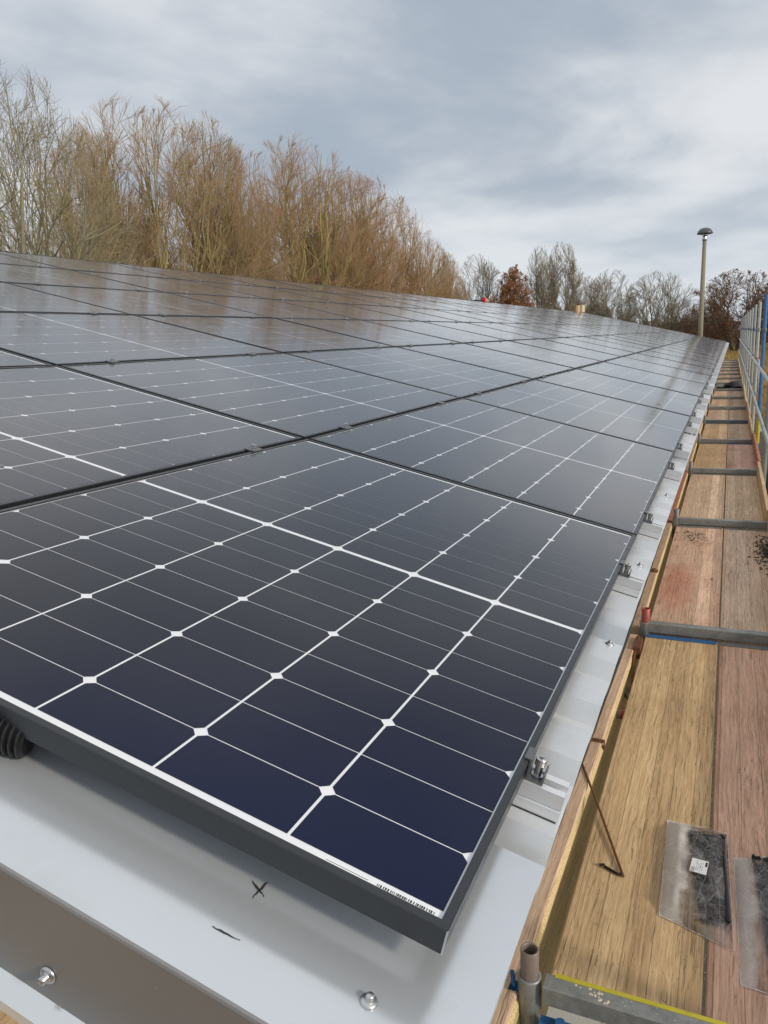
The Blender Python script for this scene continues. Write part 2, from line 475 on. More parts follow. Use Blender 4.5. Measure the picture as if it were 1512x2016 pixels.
# ------------------------------------------------------------------ mesh helpers
class MB:
    def __init__(self):
        self.v = []
        self.f = []
        self.mi = []
        self.cur = 0

    def add(self, vs, fs):
        o = len(self.v)
        self.v += [tuple(x) for x in vs]
        for f_ in fs:
            self.f.append(tuple(i + o for i in f_)); self.mi.append(self.cur)

    def box(self, x0, x1, y0, y1, z0, z1):
        self.add([(x0, y0, z0), (x1, y0, z0), (x1, y1, z0), (x0, y1, z0), (x0, y0, z1), (x1, y0, z1), (x1, y1, z1), (x0, y1, z1)],
                 [(0, 3, 2, 1), (4, 5, 6, 7), (0, 1, 5, 4), (1, 2, 6, 5), (2, 3, 7, 6), (3, 0, 4, 7)])

    def bbox(self, x0, x1, y0, y1, z0, z1, c):
        """box with its top long edges chamfered"""
        self.prism([(y0, z0), (y1, z0), (y1, z1 - c), (y1 - c, z1), (y0 + c, z1), (y0, z1 - c)], x0, x1, 'x')

    def prism(self, prof, a0, a1, axis='x'):
        n = len(prof)
        def P(a, p):
            return {'x': (a, p[0], p[1]), 'y': (p[0], a, p[1]), 'z': (p[0], p[1], a)}[axis]
        vs = [P(a0, p) for p in prof] + [P(a1, p) for p in prof]
        fs = [(i, (i + 1) % n, n + (i + 1) % n, n + i) for i in range(n)] + [tuple(range(n - 1, -1, -1)), tuple(range(n, 2 * n))]
        self.add(vs, fs)

    def tube(self, pts, r, sides=10, cap=True, inner=None):
        pts = [Vector(p) for p in pts]
        rs = r if isinstance(r, (list, tuple)) else [r] * len(pts)
        d0 = (pts[1] - pts[0]).normalized()
        up = Vector((0, 0, 1)) if abs(d0.z) < 0.9 else Vector((1, 0, 0))
        a = d0.cross(up).normalized()
        vs = []
        for i, p in enumerate(pts):
            if i == 0: d = pts[1] - pts[0]
            elif i == len(pts) - 1: d = pts[-1] - pts[-2]
            else: d = (pts[i + 1] - pts[i - 1])
            d.normalize()
            a = (a - d * a.dot(d)).normalized()
            c = d.cross(a)
            for k in range(sides):
                t = 2 * math.pi * k / sides
                vs.append(p + (a * math.cos(t) + c * math.sin(t)) * rs[i])
        n = len(pts)
        fs = []
        for i in range(n - 1):
            for k in range(sides):
                k2 = (k + 1) % sides
                fs.append((i * sides + k, i * sides + k2, (i + 1) * sides + k2, (i + 1) * sides + k))
        if cap:
            fs.append(tuple(range(sides - 1, -1, -1)))
            fs.append(tuple((n - 1) * sides + k for k in range(sides)))
        self.add(vs, fs)

    def lathe(self, prof, cx, cy, sides=20):
        """prof: list of (r, z)"""
        vs = []
        for r_, z in prof:
            for k in range(sides):
                t = 2 * math.pi * k / sides
                vs.append((cx + r_ * math.cos(t), cy + r_ * math.sin(t), z))
        fs = []
        for i in range(len(prof) - 1):
            for k in range(sides):
                k2 = (k + 1) % sides
                fs.append((i * sides + k, i * sides + k2, (i + 1) * sides + k2, (i + 1) * sides + k))
        self.add(vs, fs)

    def mesh(self, name, mats, smooth=False):
        me = bpy.data.meshes.new(name)
        me.from_pydata(self.v, [], self.f)
        for mt in (mats if isinstance(mats, (list, tuple)) else [mats]):
            me.materials.append(mt)
        if any(self.mi):
            me.polygons.foreach_set('material_index', self.mi)
        if smooth:
            me.polygons.foreach_set('use_smooth', [True] * len(me.polygons))
        me.update()
        return me

    def build(self, name, mats, parent=None, smooth=False):
        return link(name, self.mesh(name, mats, smooth), parent)


def link(name, data, parent=None):
    o = bpy.data.objects.new(name, data)
    COL.objects.link(o)
    if parent is not None:
        o.parent = parent
    return o


def tag(o, label=None, cat=None, group=None, kind=None):
    if label: o['label'] = label
    if cat: o['category'] = cat
    if group: o['group'] = group
    if kind: o['kind'] = kind
    return o


def empty(name, mw=None, loc=None):
    o = bpy.data.objects.new(name, None)
    COL.objects.link(o)
    o.empty_display_size = 0.1
    if mw is not None: o.matrix_world = mw
    if loc is not None: o.location = loc
    return o


ORD = ['first', 'second', 'third', 'fourth', 'fifth', 'sixth', 'seventh', 'eighth', 'ninth', 'tenth', 'eleventh', 'twelfth',
       'thirteenth', 'fourteenth', 'fifteenth', 'sixteenth', 'seventeenth', 'eighteenth', 'nineteenth', 'twentieth',
       'twenty-first', 'twenty-second', 'twenty-third', 'twenty-fourth']

# ------------------------------------------------------------------ roof frame
TH = rad(14.0)
PL, PW, GAP = 1.722, 1.134, 0.020
SU, SV = PL + GAP, PW + GAP
NCOL, NROW = 23, 6
BEND = rad(0.889)          # the first panel column sits slightly proud at the gable
EU = Vector((1, 0, 0)); EV = Vector((0, math.cos(TH), math.sin(TH))); EN = Vector((0, -math.sin(TH), math.cos(TH)))


def RP(u, v, n=0.0):
    if u < SU:
        d = u - SU
        return EU * (SU + d * math.cos(BEND) + n * math.sin(BEND)) + EV * v + EN * (-d * math.sin(BEND) + n * math.cos(BEND))
    return EU * u + EV * v + EN * n


def RM(u, v, n=0.0):
    o = RP(u, v, n)
    if u < SU - 0.001:
        ex = EU * math.cos(BEND) - EN * math.sin(BEND)
        en = EU * math.sin(BEND) + EN * math.cos(BEND)
    else:
        ex, en = EU, EN
    return Matrix(((ex.x, EV.x, en.x, o.x), (ex.y, EV.y, en.y, o.y), (ex.z, EV.z, en.z, o.z), (0, 0, 0, 1)))


VTOP = NROW * SV
UEND = NCOL * SU + 0.12
GROUND = -4.0

# ------------------------------------------------------------------ ground
def gh(x):
    t = min(1.0, max(0.0, (x - 46.0) / 55.0))
    return GROUND + 1.75 * t * t * (3 - 2 * t)


g = MB()
gx = [-300, -100, 0, 30, 44] + list(range(46, 106, 4)) + [140, 300, 700, 1500]
gv = [(x, y, gh(x)) for x in gx for y in (-500, 700)]
g.add(gv, [(2 * i, 2 * i + 2, 2 * i + 3, 2 * i + 1) for i in range(len(gx) - 1)])
go = g.build('ground', M['ground'], None, True)
tag(go, kind='structure')

# ------------------------------------------------------------------ barn
barn = empty('barn_building', loc=(0, 0, 0))
tag(barn, 'long low building with white ribbed metal roof carrying the solar panels', 'building')
# roof sheet, ribbed
PITCH = 0.207
CR, VA = -0.073, -0.108


def eave_v(u):
    return -0.062 - 0.0026 * max(0.0, u)


def ribsheet():
    us = []
    c = 0.36 - PITCH * 2
    while c < UEND + 0.1:
        us += [(c - 0.052, CR), (c + 0.052, CR), (c + 0.072, VA), (c + PITCH - 0.072, VA)]
        c += PITCH
    us = [(u, n) for u, n in us if -0.10 <= u <= UEND]
    return us


prof = ribsheet()
mb = MB()
vs = []
for u, n in prof:
    e = eave_v(u)
    vs.append(RP(u, e, n)); vs.append(RP(u, VTOP + 0.05, n)); vs.append(RP(u, e, n - 0.004))
fs = []
for i in range(len(prof) - 1):
    a, c = 3 * i, 3 * (i + 1)
    fs.append((a, c, c + 1, a + 1))
    fs.append((a + 2, c + 2, c, a))
mb.add(vs, fs)
mb.build('roof_sheet', M['sheet'], barn)
# far slope
ridge = RP(5, VTOP + 0.06, -0.073)
RY, RZ = ridge.y, ridge.z
mb = MB()
vs = []
for u, n in prof:
    x = u
    dn = (n - CR)
    vs.append((x, RY, RZ + dn)); vs.append((x, 2 * RY + 0.1, RZ - (RY + 0.1) * math.tan(TH) + dn))
fs = [(2 * i, 2 * i + 2, 2 * i + 3, 2 * i + 1) for i in range(len(prof) - 1)]
mb.add(vs, fs)
mb.build('rear_roof_sheet', M['sheet'], barn)
# ridge cap
mb = MB()
rp = [(RY - 0.16, RZ - 0.16 * math.tan(TH) + 0.012), (RY, RZ + 0.014), (RY + 0.16, RZ - 0.16 * math.tan(TH) + 0.012),
      (RY + 0.16, RZ - 0.16 * math.tan(TH) + 0.009), (RY, RZ + 0.010), (RY - 0.16, RZ - 0.16 * math.tan(TH) + 0.009)]
mb.prism(rp, 1.6, UEND + 0.02, 'x')
mb.build('ridge_cap', M['sheet'], barn)
# near verge flashing: top sheet, folded face and drip flange
VU = -0.128
mb = MB()
vtop = VTOP + 0.05
V0 = -0.062
nt = -0.0695


def strip(mbx, u0, u1, v0, v1, n0, n1, t=0.0015):
    a = [RP(u0, v0, n0), RP(u1, v0, n1), RP(u1, v1, n1), RP(u0, v1, n0)]
    c = [p - EN * t for p in a]
    mbx.add(a + c, [(0, 1, 2, 3), (7, 6, 5, 4), (0, 4, 5, 1), (1, 5, 6, 2), (2, 6, 7, 3), (3, 7, 4, 0)])


strip(mb, VU + 0.004, 0.24, V0, vtop, nt, nt)
mb.build('verge_flashing', M['verge'], barn)
mb = MB()
X0 = RP(VU, 0, nt).x
for k in range(1):
    pa = RP(VU, V0, nt); pb = RP(VU, vtop, nt)
    D = 0.140
    # rounded fold
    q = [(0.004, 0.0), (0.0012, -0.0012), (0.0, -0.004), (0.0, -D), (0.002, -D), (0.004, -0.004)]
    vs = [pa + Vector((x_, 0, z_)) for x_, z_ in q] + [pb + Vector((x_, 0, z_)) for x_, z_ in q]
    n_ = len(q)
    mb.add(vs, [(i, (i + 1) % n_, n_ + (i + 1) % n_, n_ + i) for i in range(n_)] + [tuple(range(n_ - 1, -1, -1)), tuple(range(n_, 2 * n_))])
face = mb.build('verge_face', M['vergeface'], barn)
mb = MB()
q = [(0.0, -D - 0.0005), (-0.022, -D - 0.010), (-0.023, -D - 0.022), (-0.021, -D - 0.022), (-0.020, -D - 0.012), (0.001, -D - 0.003)]
vs = [pa + Vector((x_, 0, z_)) for x_, z_ in q] + [pb + Vector((x_, 0, z_)) for x_, z_ in q]
mb.add(vs, [(i, (i + 1) % n_, n_ + (i + 1) % n_, n_ + i) for i in range(n_)] + [tuple(range(n_ - 1, -1, -1)), tuple(range(n_, 2 * n_))])
mb.build('drip_edge', M['verge'], barn)
# far verge
mb = MB()
strip(mb, UEND - 0.10, UEND + 0.06, eave_v(UEND) - 0.02, vtop, nt, nt)
mb.build('verge_flashing', M['verge'], barn)
# walls
mb = MB()
wy0, wy1 = 0.30, 2 * RY - 0.3
wx0, wx1 = 0.45, UEND - 0.3
wt = 0.2 * 0 + RP(5, 0.30, VA).z - 0.03
mb.add([(wx0, wy0, GROUND), (wx1, wy0, GROUND), (wx1, wy1, GROUND), (wx0, wy1, GROUND),
        (wx0, wy0, wt), (wx1, wy0, wt), (wx1, wy1, wt), (wx0, wy1, wt), (wx0, RY, RZ - 0.06), (wx1, RY, RZ - 0.06)],
       [(0, 1, 5, 4), (2, 3, 7, 6), (3, 0, 4, 8, 7), (1, 2, 6, 9, 5)])
mb.build('wall', M['wall'], barn)


def screw_mesh():
    s = MB()
    s.lathe([(0.0, 0.0), (0.0095, 0.0), (0.0095, 0.0012), (0.008, 0.0028), (0.0052, 0.003), (0.005, 0.0032), (0.0045, 0.0042), (0.0045, 0.0085), (0.003, 0.0098), (0.0, 0.0098)], 0, 0, 12)
    return s.mesh('screw', M['steel'], True)


SCREW = screw_mesh()
for u, v in [(-0.053, 0.048), (1.019, -0.038), (1.673, -0.037), (2.733, -0.036), (3.78, -0.038), (4.8, -0.04), (5.9, -0.042), (7.0, -0.044), (8.1, -0.046)]:
    s = link('screw', SCREW, barn)
    s.matrix_world = RM(u, v, nt if u < 0 else CR + (0 if u > 1.5 else -0.0)) @ Matrix.Diagonal((0.98, 0.98, 0.98, 1))
s = link('screw', SCREW, barn)
s.matrix_world = Matrix.Translation((X0 - 0.0005, 0.396, -0.048)) @ Matrix.Rotation(rad(-90), 4, 'Y') @ Matrix.Diagonal((1.1, 1.1, 1.2, 1))


# pen marks on the flashing
def stroke(u0, v0, u1, v1, w, k):
    s_ = MB()
    rr = random.Random(k)
    d = Vector((u1 - u0, v1 - v0)); L = d.length; d.normalize(); nn = Vector((-d.y, d.x))
    N = 7
    for side in range(1):
        vv = []
        for i in range(N + 1):
            t = i / N
            ww = w * (0.35 + 0.65 * math.sin(math.pi * min(1, t * 1.15 + .05))) * rr.uniform(.6, 1.2)
            c = Vector((u0, v0)) + d * L * t + nn * rr.uniform(-.25, .25) * w
            for sg in (-1, 1):
                q_ = c + nn * ww * sg * .5
                vv.append(RP(q_.x, q_.y, nt + 0.0006))
        s_.add(vv, [(2 * i, 2 * i + 2, 2 * i + 3, 2 * i + 1) for i in range(N)])
    return s_


for k, a in enumerate([(0.008, 0.222, -0.003, 0.199, 0.0030), (0.017, 0.2075, -0.012, 0.2085, 0.0032), (-0.066, 0.222, -0.0645, 0.189, 0.0022)]):
    stroke(*a, k).build('pen_mark', M['ink'], barn)

# ------------------------------------------------------------------ solar panels
LIP = 0.0105
FH = 0.030


def frame_mesh():
    f_ = MB()
    def ring(e, z):       # inset e
        return [(e, e, z), (PL - e, e, z), (PL - e, PW - e, z), (e, PW - e, z)]
    rings = [ring(0.0, -FH), ring(0.0, -0.0010), ring(0.0010, 0.0), ring(LIP, 0.0), ring(LIP, -0.0022), ring(0.0022, -0.0024), ring(0.0022, -FH + 0.002), ring(0.026, -FH + 0.002), ring(0.026, -FH)]
    vs = [p for r_ in rings for p in r_]
    fs = []
    nr = len(rings)
    for i in range(nr):
        j = (i + 1) % nr
        for k in range(4):
            k2 = (k + 1) % 4
            fs.append((4 * i + k, 4 * i + k2, 4 * j + k2, 4 * j + k))
    f_.add(vs, fs)
    return f_.mesh('frame', M['frame'])


def quad_mesh(name, e, z, mt, z0=None):
    q_ = MB()
    if z0 is None:
        q_.add([(e, e, z), (PL - e, e, z), (PL - e, PW - e, z), (e, PW - e, z)], [(0, 1, 2, 3)])
    else:
        q_.box(e, PL - e, e, PW - e, z0, z)
    return q_.mesh(name, mt)


CW, CH, CGU, CGV, CF = 0.1812, 0.0903, 0.0021, 0.0041, 0.0090
MU, MV = 0.0245, (PW - 6 * CW - 5 * CGV) / 2
ZC = -0.0034


def cell_poly(hi):
    a, w = CH, CW
    if hi:
        return [(0, 0), (a - CF, 0), (a, CF), (a, w - CF), (a - CF, w), (0, w)]
    return [(CF, 0), (a, 0), (a, w), (CF, w), (0, w - CF), (0, CF)]


def cell_slots():
    out_ = []
    for half in range(2):
        for k in range(9):
            if half == 0:
                u0 = MU + k * (CH + CGU); hi = (k % 2 == 0)
            else:
                u0 = PL - MU - 9 * CH - 8 * CGU + k * (CH + CGU); hi = (k % 2 == 1)
            for c in range(6):
                out_.append((u0, MV + c * (CW + CGV), hi))
    return out_


SLOTS = cell_slots()


def one_cell(hi):
    m_ = MB(); p = cell_poly(hi); t = 0.0003
    m_.add([(x, y, 0) for x, y in p] + [(x, y, -t) for x, y in p], [(0, 1, 2, 3, 4, 5)] + [(i, i + 6, (i + 1) % 6 + 6, (i + 1) % 6) for i in range(6)])
    return m_.mesh('solar_cell', M['cell'])


CELL = {True: one_cell(True), False: one_cell(False)}
m_ = MB()
for u0, v0, hi in SLOTS:
    m_.add([(x + u0, y + v0, ZC) for x, y in cell_poly(hi)], [(0, 1, 2, 3, 4, 5)])
CELLS = m_.mesh('solar_cells', M['cell'])
FRAME = frame_mesh()
BACK = quad_mesh('backsheet', 0.004, -0.0040, M['backsheet'], -0.0055)
GLASS = quad_mesh('glass', 0.0025, -0.0024, M['glass'])
rng = random.Random(5)
NEAR = {(0, 0), (0, 1), (0, 2), (1, 0), (1, 1), (1, 2), (1, 3), (2, 0), (2, 1), (2, 2), (2, 3), (2, 4), (3, 0), (3, 1), (3, 2), (3, 3), (3, 4), (4, 0), (4, 1)}
JUNC = {}
for i in range(NCOL):
    for j in range(NROW):
        if i == 0 and j > 3: pass
        mw = RM(i * SU, j * SV, 0)
        # small set-up differences from panel to panel
        if not (i == 0 and j == 0):
            mw = mw @ Matrix.Translation((PL / 2, PW / 2, 0)) @ Matrix.Rotation(rad(rng.uniform(-.10, .10)), 4, 'X') @ Matrix.Rotation(rad(rng.uniform(-.07, .07)), 4, 'Y') @ Matrix.Translation((-PL / 2, -PW / 2, 0))
        p = empty('solar_panel', mw)
        row = ['bottom row', 'second row up', 'third row up', 'fourth row up', 'fifth row up', 'top row at the ridge'][j]
        if i == 0 and j == 0:
            lab = 'nearest solar panel, its black framed corner overhanging the grey metal roof edge'
        else:
            lab = f'black framed solar panel, {ORD[i]} from the near gable, {row}'
        tag(p, lab, 'solar panel', 'solar panels covering the roof')
        link('frame', FRAME, p)
        link('backsheet', BACK, p)
        link('glass', GLASS, p)
        if (i, j) in NEAR:
            for u0, v0, hi in SLOTS:
                c = link('solar_cell', CELL[hi], p)
                c.location = (u0, v0, ZC + 0.0)
        else:
            c = link('solar_cells', CELLS, p)
            c['kind'] = 'stuff'
        if i == 0 and j == 0:
            P00 = p
# serial print on the near margin of panel 0
m_ = MB()
rr = random.Random(3)
y = 0.020
while y < 0.085:
    w = rr.choice([0.0008, 0.0012, 0.0018])
    m_.add([(0.0150, y, -0.0038), (0.0188, y, -0.0038), (0.0188, y + w, -0.0038), (0.0150, y + w, -0.0038)], [(0, 1, 2, 3)])
    y += w + rr.choice([0.0006, 0.001, 0.0016])
m_.add([(0.0166, 0.095, -0.0038), (0.0172, 0.095, -0.0038), (0.0172, 0.145, -0.0038), (0.0166, 0.145, -0.0038)], [(0, 1, 2, 3)])
o = m_.build('serial_print', M['ink'], P00)
# bare metal edge of the mitred corner
m_ = MB()
m_.box(-0.0006, 0.0012, -0.0006, 0.0012, -FH, -0.001)
m_.build('corner_edge', M['steel'], P00)

# ------------------------------------------------------------------ rails and clamps
RAILT = -0.0302
rail_prof = [(-0.020, -0.0718), (0.020, -0.0718), (0.020, -0.056), (0.018, -0.054), (0.020, -0.052), (0.020, RAILT), (0.0075, RAILT), (0.0075, RAILT - 0.003), (0.013, RAILT - 0.003),
             (0.013, RAILT - 0.013), (-0.013, RAILT - 0.013), (-0.013, RAILT - 0.003), (-0.0075, RAILT - 0.003), (-0.0075, RAILT), (-0.020, RAILT), (-0.020, -0.052), (-0.018, -0.054), (-0.020, -0.056)]


def rail_mesh(v0, v1):
    m_ = MB(); m_.prism(rail_prof, v0, v1, 'y')
    return m_.mesh('rail_profile', M['alu'])


def seal_mesh(v0, v1):
    m_ = MB(); m_.box(-0.0215, 0.0215, v0 + 0.002, v1, -0.0735, -0.0717)
    return m_.mesh('rubber_seal', M['rubber'])


def end_clamp_mesh():
    m_ = MB()
    w = 0.018
    zb = RAILT + 0.0005
    prof_ = [(0.007, 0.0008), (0.007, 0.0028), (-0.0042, 0.0028), (-0.0042, zb + 0.003), (-0.0235, zb + 0.003), (-0.0235, zb + 0.016), (-0.0260, zb + 0.016), (-0.0260, zb), (-0.0015, zb), (-0.0015, 0.0008)]
    m_.prism([(y_, z_) for y_, z_ in prof_], -w, w, 'x')
    return m_.mesh('end_clamp', M['clamp'])


def bolt_mesh(h):
    m_ = MB()
    m_.lathe([(0.0, 0), (0.0088, 0), (0.0088, 0.002), (0.0055, 0.0021), (0.0055, h - 0.011), (0.0078, h - 0.011), (0.0078, h - 0.0008), (0.0070, h), (0.0040, h), (0.0038, h - 0.005), (0.0, h - 0.005)], 0, 0, 14)
    return m_.mesh('bolt', M['steel'], False)


def mid_clamp_mesh():
    m_ = MB()
    m_.box(-0.026, 0.026, -0.019, 0.019, 0.0008, 0.0032)
    m_.box(-0.022, 0.022, -0.0075, 0.0075, -0.028, 0.0012)
    return m_.mesh('mid_clamp', M['clamp'])


RAIL = rail_mesh(-0.0, 1.0)
ENDC, MIDC, BOLTE, BOLTM = end_clamp_mesh(), mid_clamp_mesh(), bolt_mesh(0.0285), bolt_mesh(0.014)
LONGR = {}
for i in range(NCOL):
    for s_, off in enumerate((0.345 + 0.013, PL - 0.335 + 0.013)):
        u = i * SU + off
        if i > 0: u = i * SU + (0.300 if s_ == 0 else PL - 0.33)
        r_ = empty('mounting_rail', RM(u, 0, 0))
        pos = 'near' if s_ == 0 else 'far'
        tag(r_, f'silver aluminium rail end with clamp, {pos} rail under the {ORD[i]} eave panel from the gable', 'rail', 'mounting rails under the solar panels')
        ev = eave_v(u) + 0.004
        key = round(ev, 3)
        if key not in LONGR: LONGR[key] = (rail_mesh(ev, VTOP - 0.02), seal_mesh(ev, VTOP - 0.02))
        link('rail_profile', LONGR[key][0], r_)
        link('rubber_seal', LONGR[key][1], r_)
        e_ = link('end_clamp', ENDC, r_)
        e_.location = (0, 0, 0); e_.scale = (0.86, 1, 1)
        b_ = link('bolt', BOLTE, e_); b_.location = (0, -0.0145, RAILT + 0.0035)
        for j in range(1, NROW):
            e_ = link('mid_clamp', MIDC, r_)
            e_.location = (0, j * SV - GAP / 2, 0)
            if i < 9:
                b_ = link('bolt', BOLTM, e_); b_.location = (0, 0, 0.0030)
        e_ = link('end_clamp', ENDC, r_)
        e_.location = (0, VTOP - GAP, 0); e_.rotation_euler = (0, 0, math.pi)

# conduit
m_ = MB()
pts, rs = [], []
N = 240
for k in range(N):
    t = k / (N - 1)
    v = 1.065 - 0.50 * t
    u = -0.058 + 0.045 * t + 0.03 * max(0, t - .75) * 4
    pts.append(RP(u, v, -0.043 - 0.0 * t)); rs.append(0.0262 if (k // 2) % 2 == 0 else 0.0205)
m_.tube(pts, rs, 18)
o = m_.build('corrugated_pipe', M['rubber'], None, False)
tag(o, 'black corrugated cable conduit lying under the left edge of the nearest panel', 'pipe')

# ------------------------------------------------------------------ scaffold walkway
BX = [0.98 + 2.57 * k for k in range(17)]
DZ = -1.0
YL0, YL1 = -0.246, 0.110
YR0, YR1 = -0.610, -0.253


def deck_mesh(w, Lx=2.50):
    m_ = MB()
    ca = 0.004
    m_.prism([(0, -0.05), (w, -0.05), (w, -ca), (w - ca, 0), (ca, 0), (0, -ca)], 0, Lx, 'x')
    return m_.mesh('board', M['wood'])


DECKM = deck_mesh(0.356)


def rounded_strip(x0, x1, y0, y1, z0, z1):
    m_ = MB()
    n = 6; r_ = min((x1 - x0) / 2, 0.012)
    pr = []
    for cx_, cy_, a0 in ((x1 - r_, y1 - r_, 0), (x0 + r_, y1 - r_, 90), (x0 + r_, y0 + r_, 180), (x1 - r_, y0 + r_, 270)):
        for k in range(n + 1):
            a_ = rad(a0 + 90 * k / n); pr.append((cx_ + r_ * math.cos(a_), cy_ + r_ * math.sin(a_)))
    m_.prism(pr, z0, z1, 'z')
    return m_


CAPM = {}
for nm in ('blue', 'yellow', 'galv'):
    CAPM[nm] = rounded_strip(0, 0.045, 0.006, 0.350, 0.0, 0.0035).mesh('end_cap', M[nm])
# tints: (r,g,b, paint)
TL = [(0.45, 0.315, 0.155, 0.06), (0.54, 0.37, 0.28, 0.55), (0.54, 0.41, 0.30, 0.38), (0.42, 0.29, 0.15, 0.05), (0.42, 0.29, 0.16, 0.1)]
TR = [(0.54, 0.315, 0.225, 0.35), (0.55, 0.41, 0.31, 0.45), (0.56, 0.42, 0.29, 0.22), (0.52, 0.33, 0.27, 0.55), (0.50, 0.36, 0.27, 0.35)]
rr = random.Random(11)
for k in range(0, 16):
    for side in (0, 1):
        d = empty('scaffold_deck', loc=(BX[0] + 2.57 * k + 0.035, YL0 if side == 0 else YR0, DZ))
        T = (TL, TR)[side]
        col = T[k] if 0 <= k < len(T) else (rr.uniform(.36, .43), rr.uniform(.26, .29), rr.uniform(.18, .21), rr.uniform(.2, .6))
        sname = 'roof side' if side == 0 else 'guardrail side'
        if k < 0:
            lab = f'weathered wooden scaffold deck behind the nearest cross bar, {sname}'
        else:
            desc = {(0, 0): 'tan weathered wooden scaffold deck with a blue steel end strip', (0, 1): 'pinkish brown wooden scaffold deck carrying the two plastic bags',
                    (1, 0): 'scaffold deck with large faded red paint patch', (1, 1): 'pale pink wooden deck with dark stain at its far right',
                    (2, 0): 'pale cracked wooden deck with pink tinge', (2, 1): 'cracked tan wooden deck with dark nail marks'}.get((k, side), 'wooden scaffold deck')
            lab = f'{desc}, {ORD[k]} bay, {sname}'
        tag(d, lab, 'scaffold board', 'wooden decks of the scaffold walkway')
        bo = link('board', DECKM, d)
        bo.color = col
        caps = []
        if k < 0: continue
        if k == 0 and side == 0: caps = [('galv', 0.0), ('blue', 2.455)]
        elif k == 3 and side == 1: caps = [('galv', 0.0), ('blue', 2.455)]
        else: caps = [('galv', 0.0), ('galv', 2.455)]
        for nm, x in caps:
            cp = link('end_cap', CAPM[nm], d); cp.location = (x, 0, 0.0005)
            cp.color = (0.2, 0.2, 0.2, 0.0)

# cross bars and frames: each scaffold frame = inner post + outer post + cross bar
def frame_post_mesh_in():
    m_ = MB()
    m_.tube([(0, 0.145, GROUND), (0, 0.145, -0.945)], 0.027, 14)
    return m_.mesh('inner_post', M['galv'], False)


def spigot_mesh():
    m_ = MB()
    r0, r1 = 0.0225, 0.0185
    m_.lathe([(r0, -0.96), (r0, -0.866), (r0 - 0.001, -0.865), (r1, -0.865), (r1 - 0.001, -0.868), (r1 - 0.001, -0.96)], 0, 0.145, 18)
    return m_.mesh('spigot', M['galv'], True)


def collar_mesh():
    m_ = MB()
    m_.lathe([(0.0235, -0.94), (0.0285, -0.94), (0.0290, -0.945), (0.0290, -1.03), (0.0275, -1.032)], 0, 0.145, 18)
    return m_.mesh('collar', M['galv'], True)


def bar_mesh():
    m_ = MB()
    c = 0.004
    x0, x1, z0, z1 = -0.026, 0.022, -0.992, -0.938
    m_.prism([(x0 + c, z0), (x1 - c, z0), (x1, z0 + c), (x1, z1 - c), (x1 - c, z1), (x0 + c, z1), (x0, z1 - c), (x0, z0 + c)], -0.602, 0.106, 'y')
    return m_.mesh('cross_bar', M['galv'])


POSTI, SPIG, COLL, BARM = frame_post_mesh_in(), spigot_mesh(), collar_mesh(), bar_mesh()


def outer_mesh(zt):
    m_ = MB(); m_.tube([(0, -0.632, GROUND), (0, -0.632, zt)], 0.0242, 14)
    return m_.mesh('outer_post', M['galv'], False)


OUTM = outer_mesh(1.02)
RING = None
for k, x in enumerate(BX):
    fr = empty('scaffold_portal', loc=(x, 0, 0))
    special = {0: 'nearest galvanised scaffold frame, its cross bar splashed with mortar at the bottom', 1: 'scaffold frame with red painted inner stub above the blue deck strip',
               4: 'scaffold frame with bright blue outer post', 5: 'scaffold frame with blue cross bar and red banded white post', 3: 'scaffold frame with thin weathered cross bar, tall grey outer post at picture edge'}
    tag(fr, special.get(k, f'galvanised scaffold frame with plain grey cross bar, {ORD[k]} frame along the walkway'), 'scaffold frame', 'scaffold frames along the eave')
    py_ = -0.001 if k == 0 else -0.028
    pi = link('inner_post', POSTI, fr); pi.color = (0.22, 0.17, 0.14, 0.3)
    sp = link('spigot', SPIG, fr); sp.color = (0.45, 0.03, 0.02, 0.9) if k == 1 else (0.24, 0.13, 0.09, 0.6 if k == 0 else 0.3)
    if k == 1: sp['label'] = 'red painted stub'
    co = link('collar', COLL, fr); co.color = (0, 0, 0, 0)
    ba = link('cross_bar', BARM, fr); ba.color = {5: (0.03, 0.09, 0.17, .85), 4: (.2, .2, .19, .5)}.get(k, (0, 0, 0, 0))
    if k == 0:
        m_ = MB(); m_.box(0.012, 0.024, -0.60, 0.085, -0.9395, -0.9365); m_.build('yellow_strip', M['yellow'], fr)
    op = link('outer_post', OUTM, fr)
    op.color = {4: (0.02, 0.16, 0.42, 0.95), 3: (0.3, 0.31, 0.28, .4), 5: (0.62, 0.62, 0.55, .8)}.get(k, (0.50, 0.52, 0.50, 0.6))
    for o_ in (pi, sp, co): o_.location = (0, py_, 0)
    # small coupling cups on the post
    m_ = MB()
    for z in (-0.5, 0.05, 0.55):
        m_.lathe([(0.0242, z - 0.03), (0.031, z - 0.028), (0.033, z), (0.031, z + 0.028), (0.0242, z + 0.03)], 0, -0.632, 12)
    cu = m_.build('coupler', M['galv'], fr); cu.color = (0.03, 0.08, 0.2, .7) if k % 2 == 0 else (.2, .2, .2, .3)
    if k == 5:
        m_ = MB(); m_.lathe([(0.0250, -0.02), (0.0255, -0.02), (0.0255, 0.10), (0.0250, 0.10)], 0, -0.632, 14)
        m_.build('red_band', M['red'], fr)
    if k == 4:
        m_ = MB(); m_.lathe([(0.0250, -0.99), (0.0252, -0.99), (0.0252, -0.62), (0.0250, -0.62)], 0, -0.632, 14)
        m_.build('yellow_band', M['yellow'], fr)
        m_ = MB(); m_.tube([(0, -0.632, 0.93), (0, -0.56, 0.93)], 0.009, 8); m_.tube([(0, -0.632, 0.86), (0, -0.73, 0.86)], 0.009, 8)
        m_.build('wedge_pin', M['rust'], fr)
rr = random.Random(31)
m_ = MB()
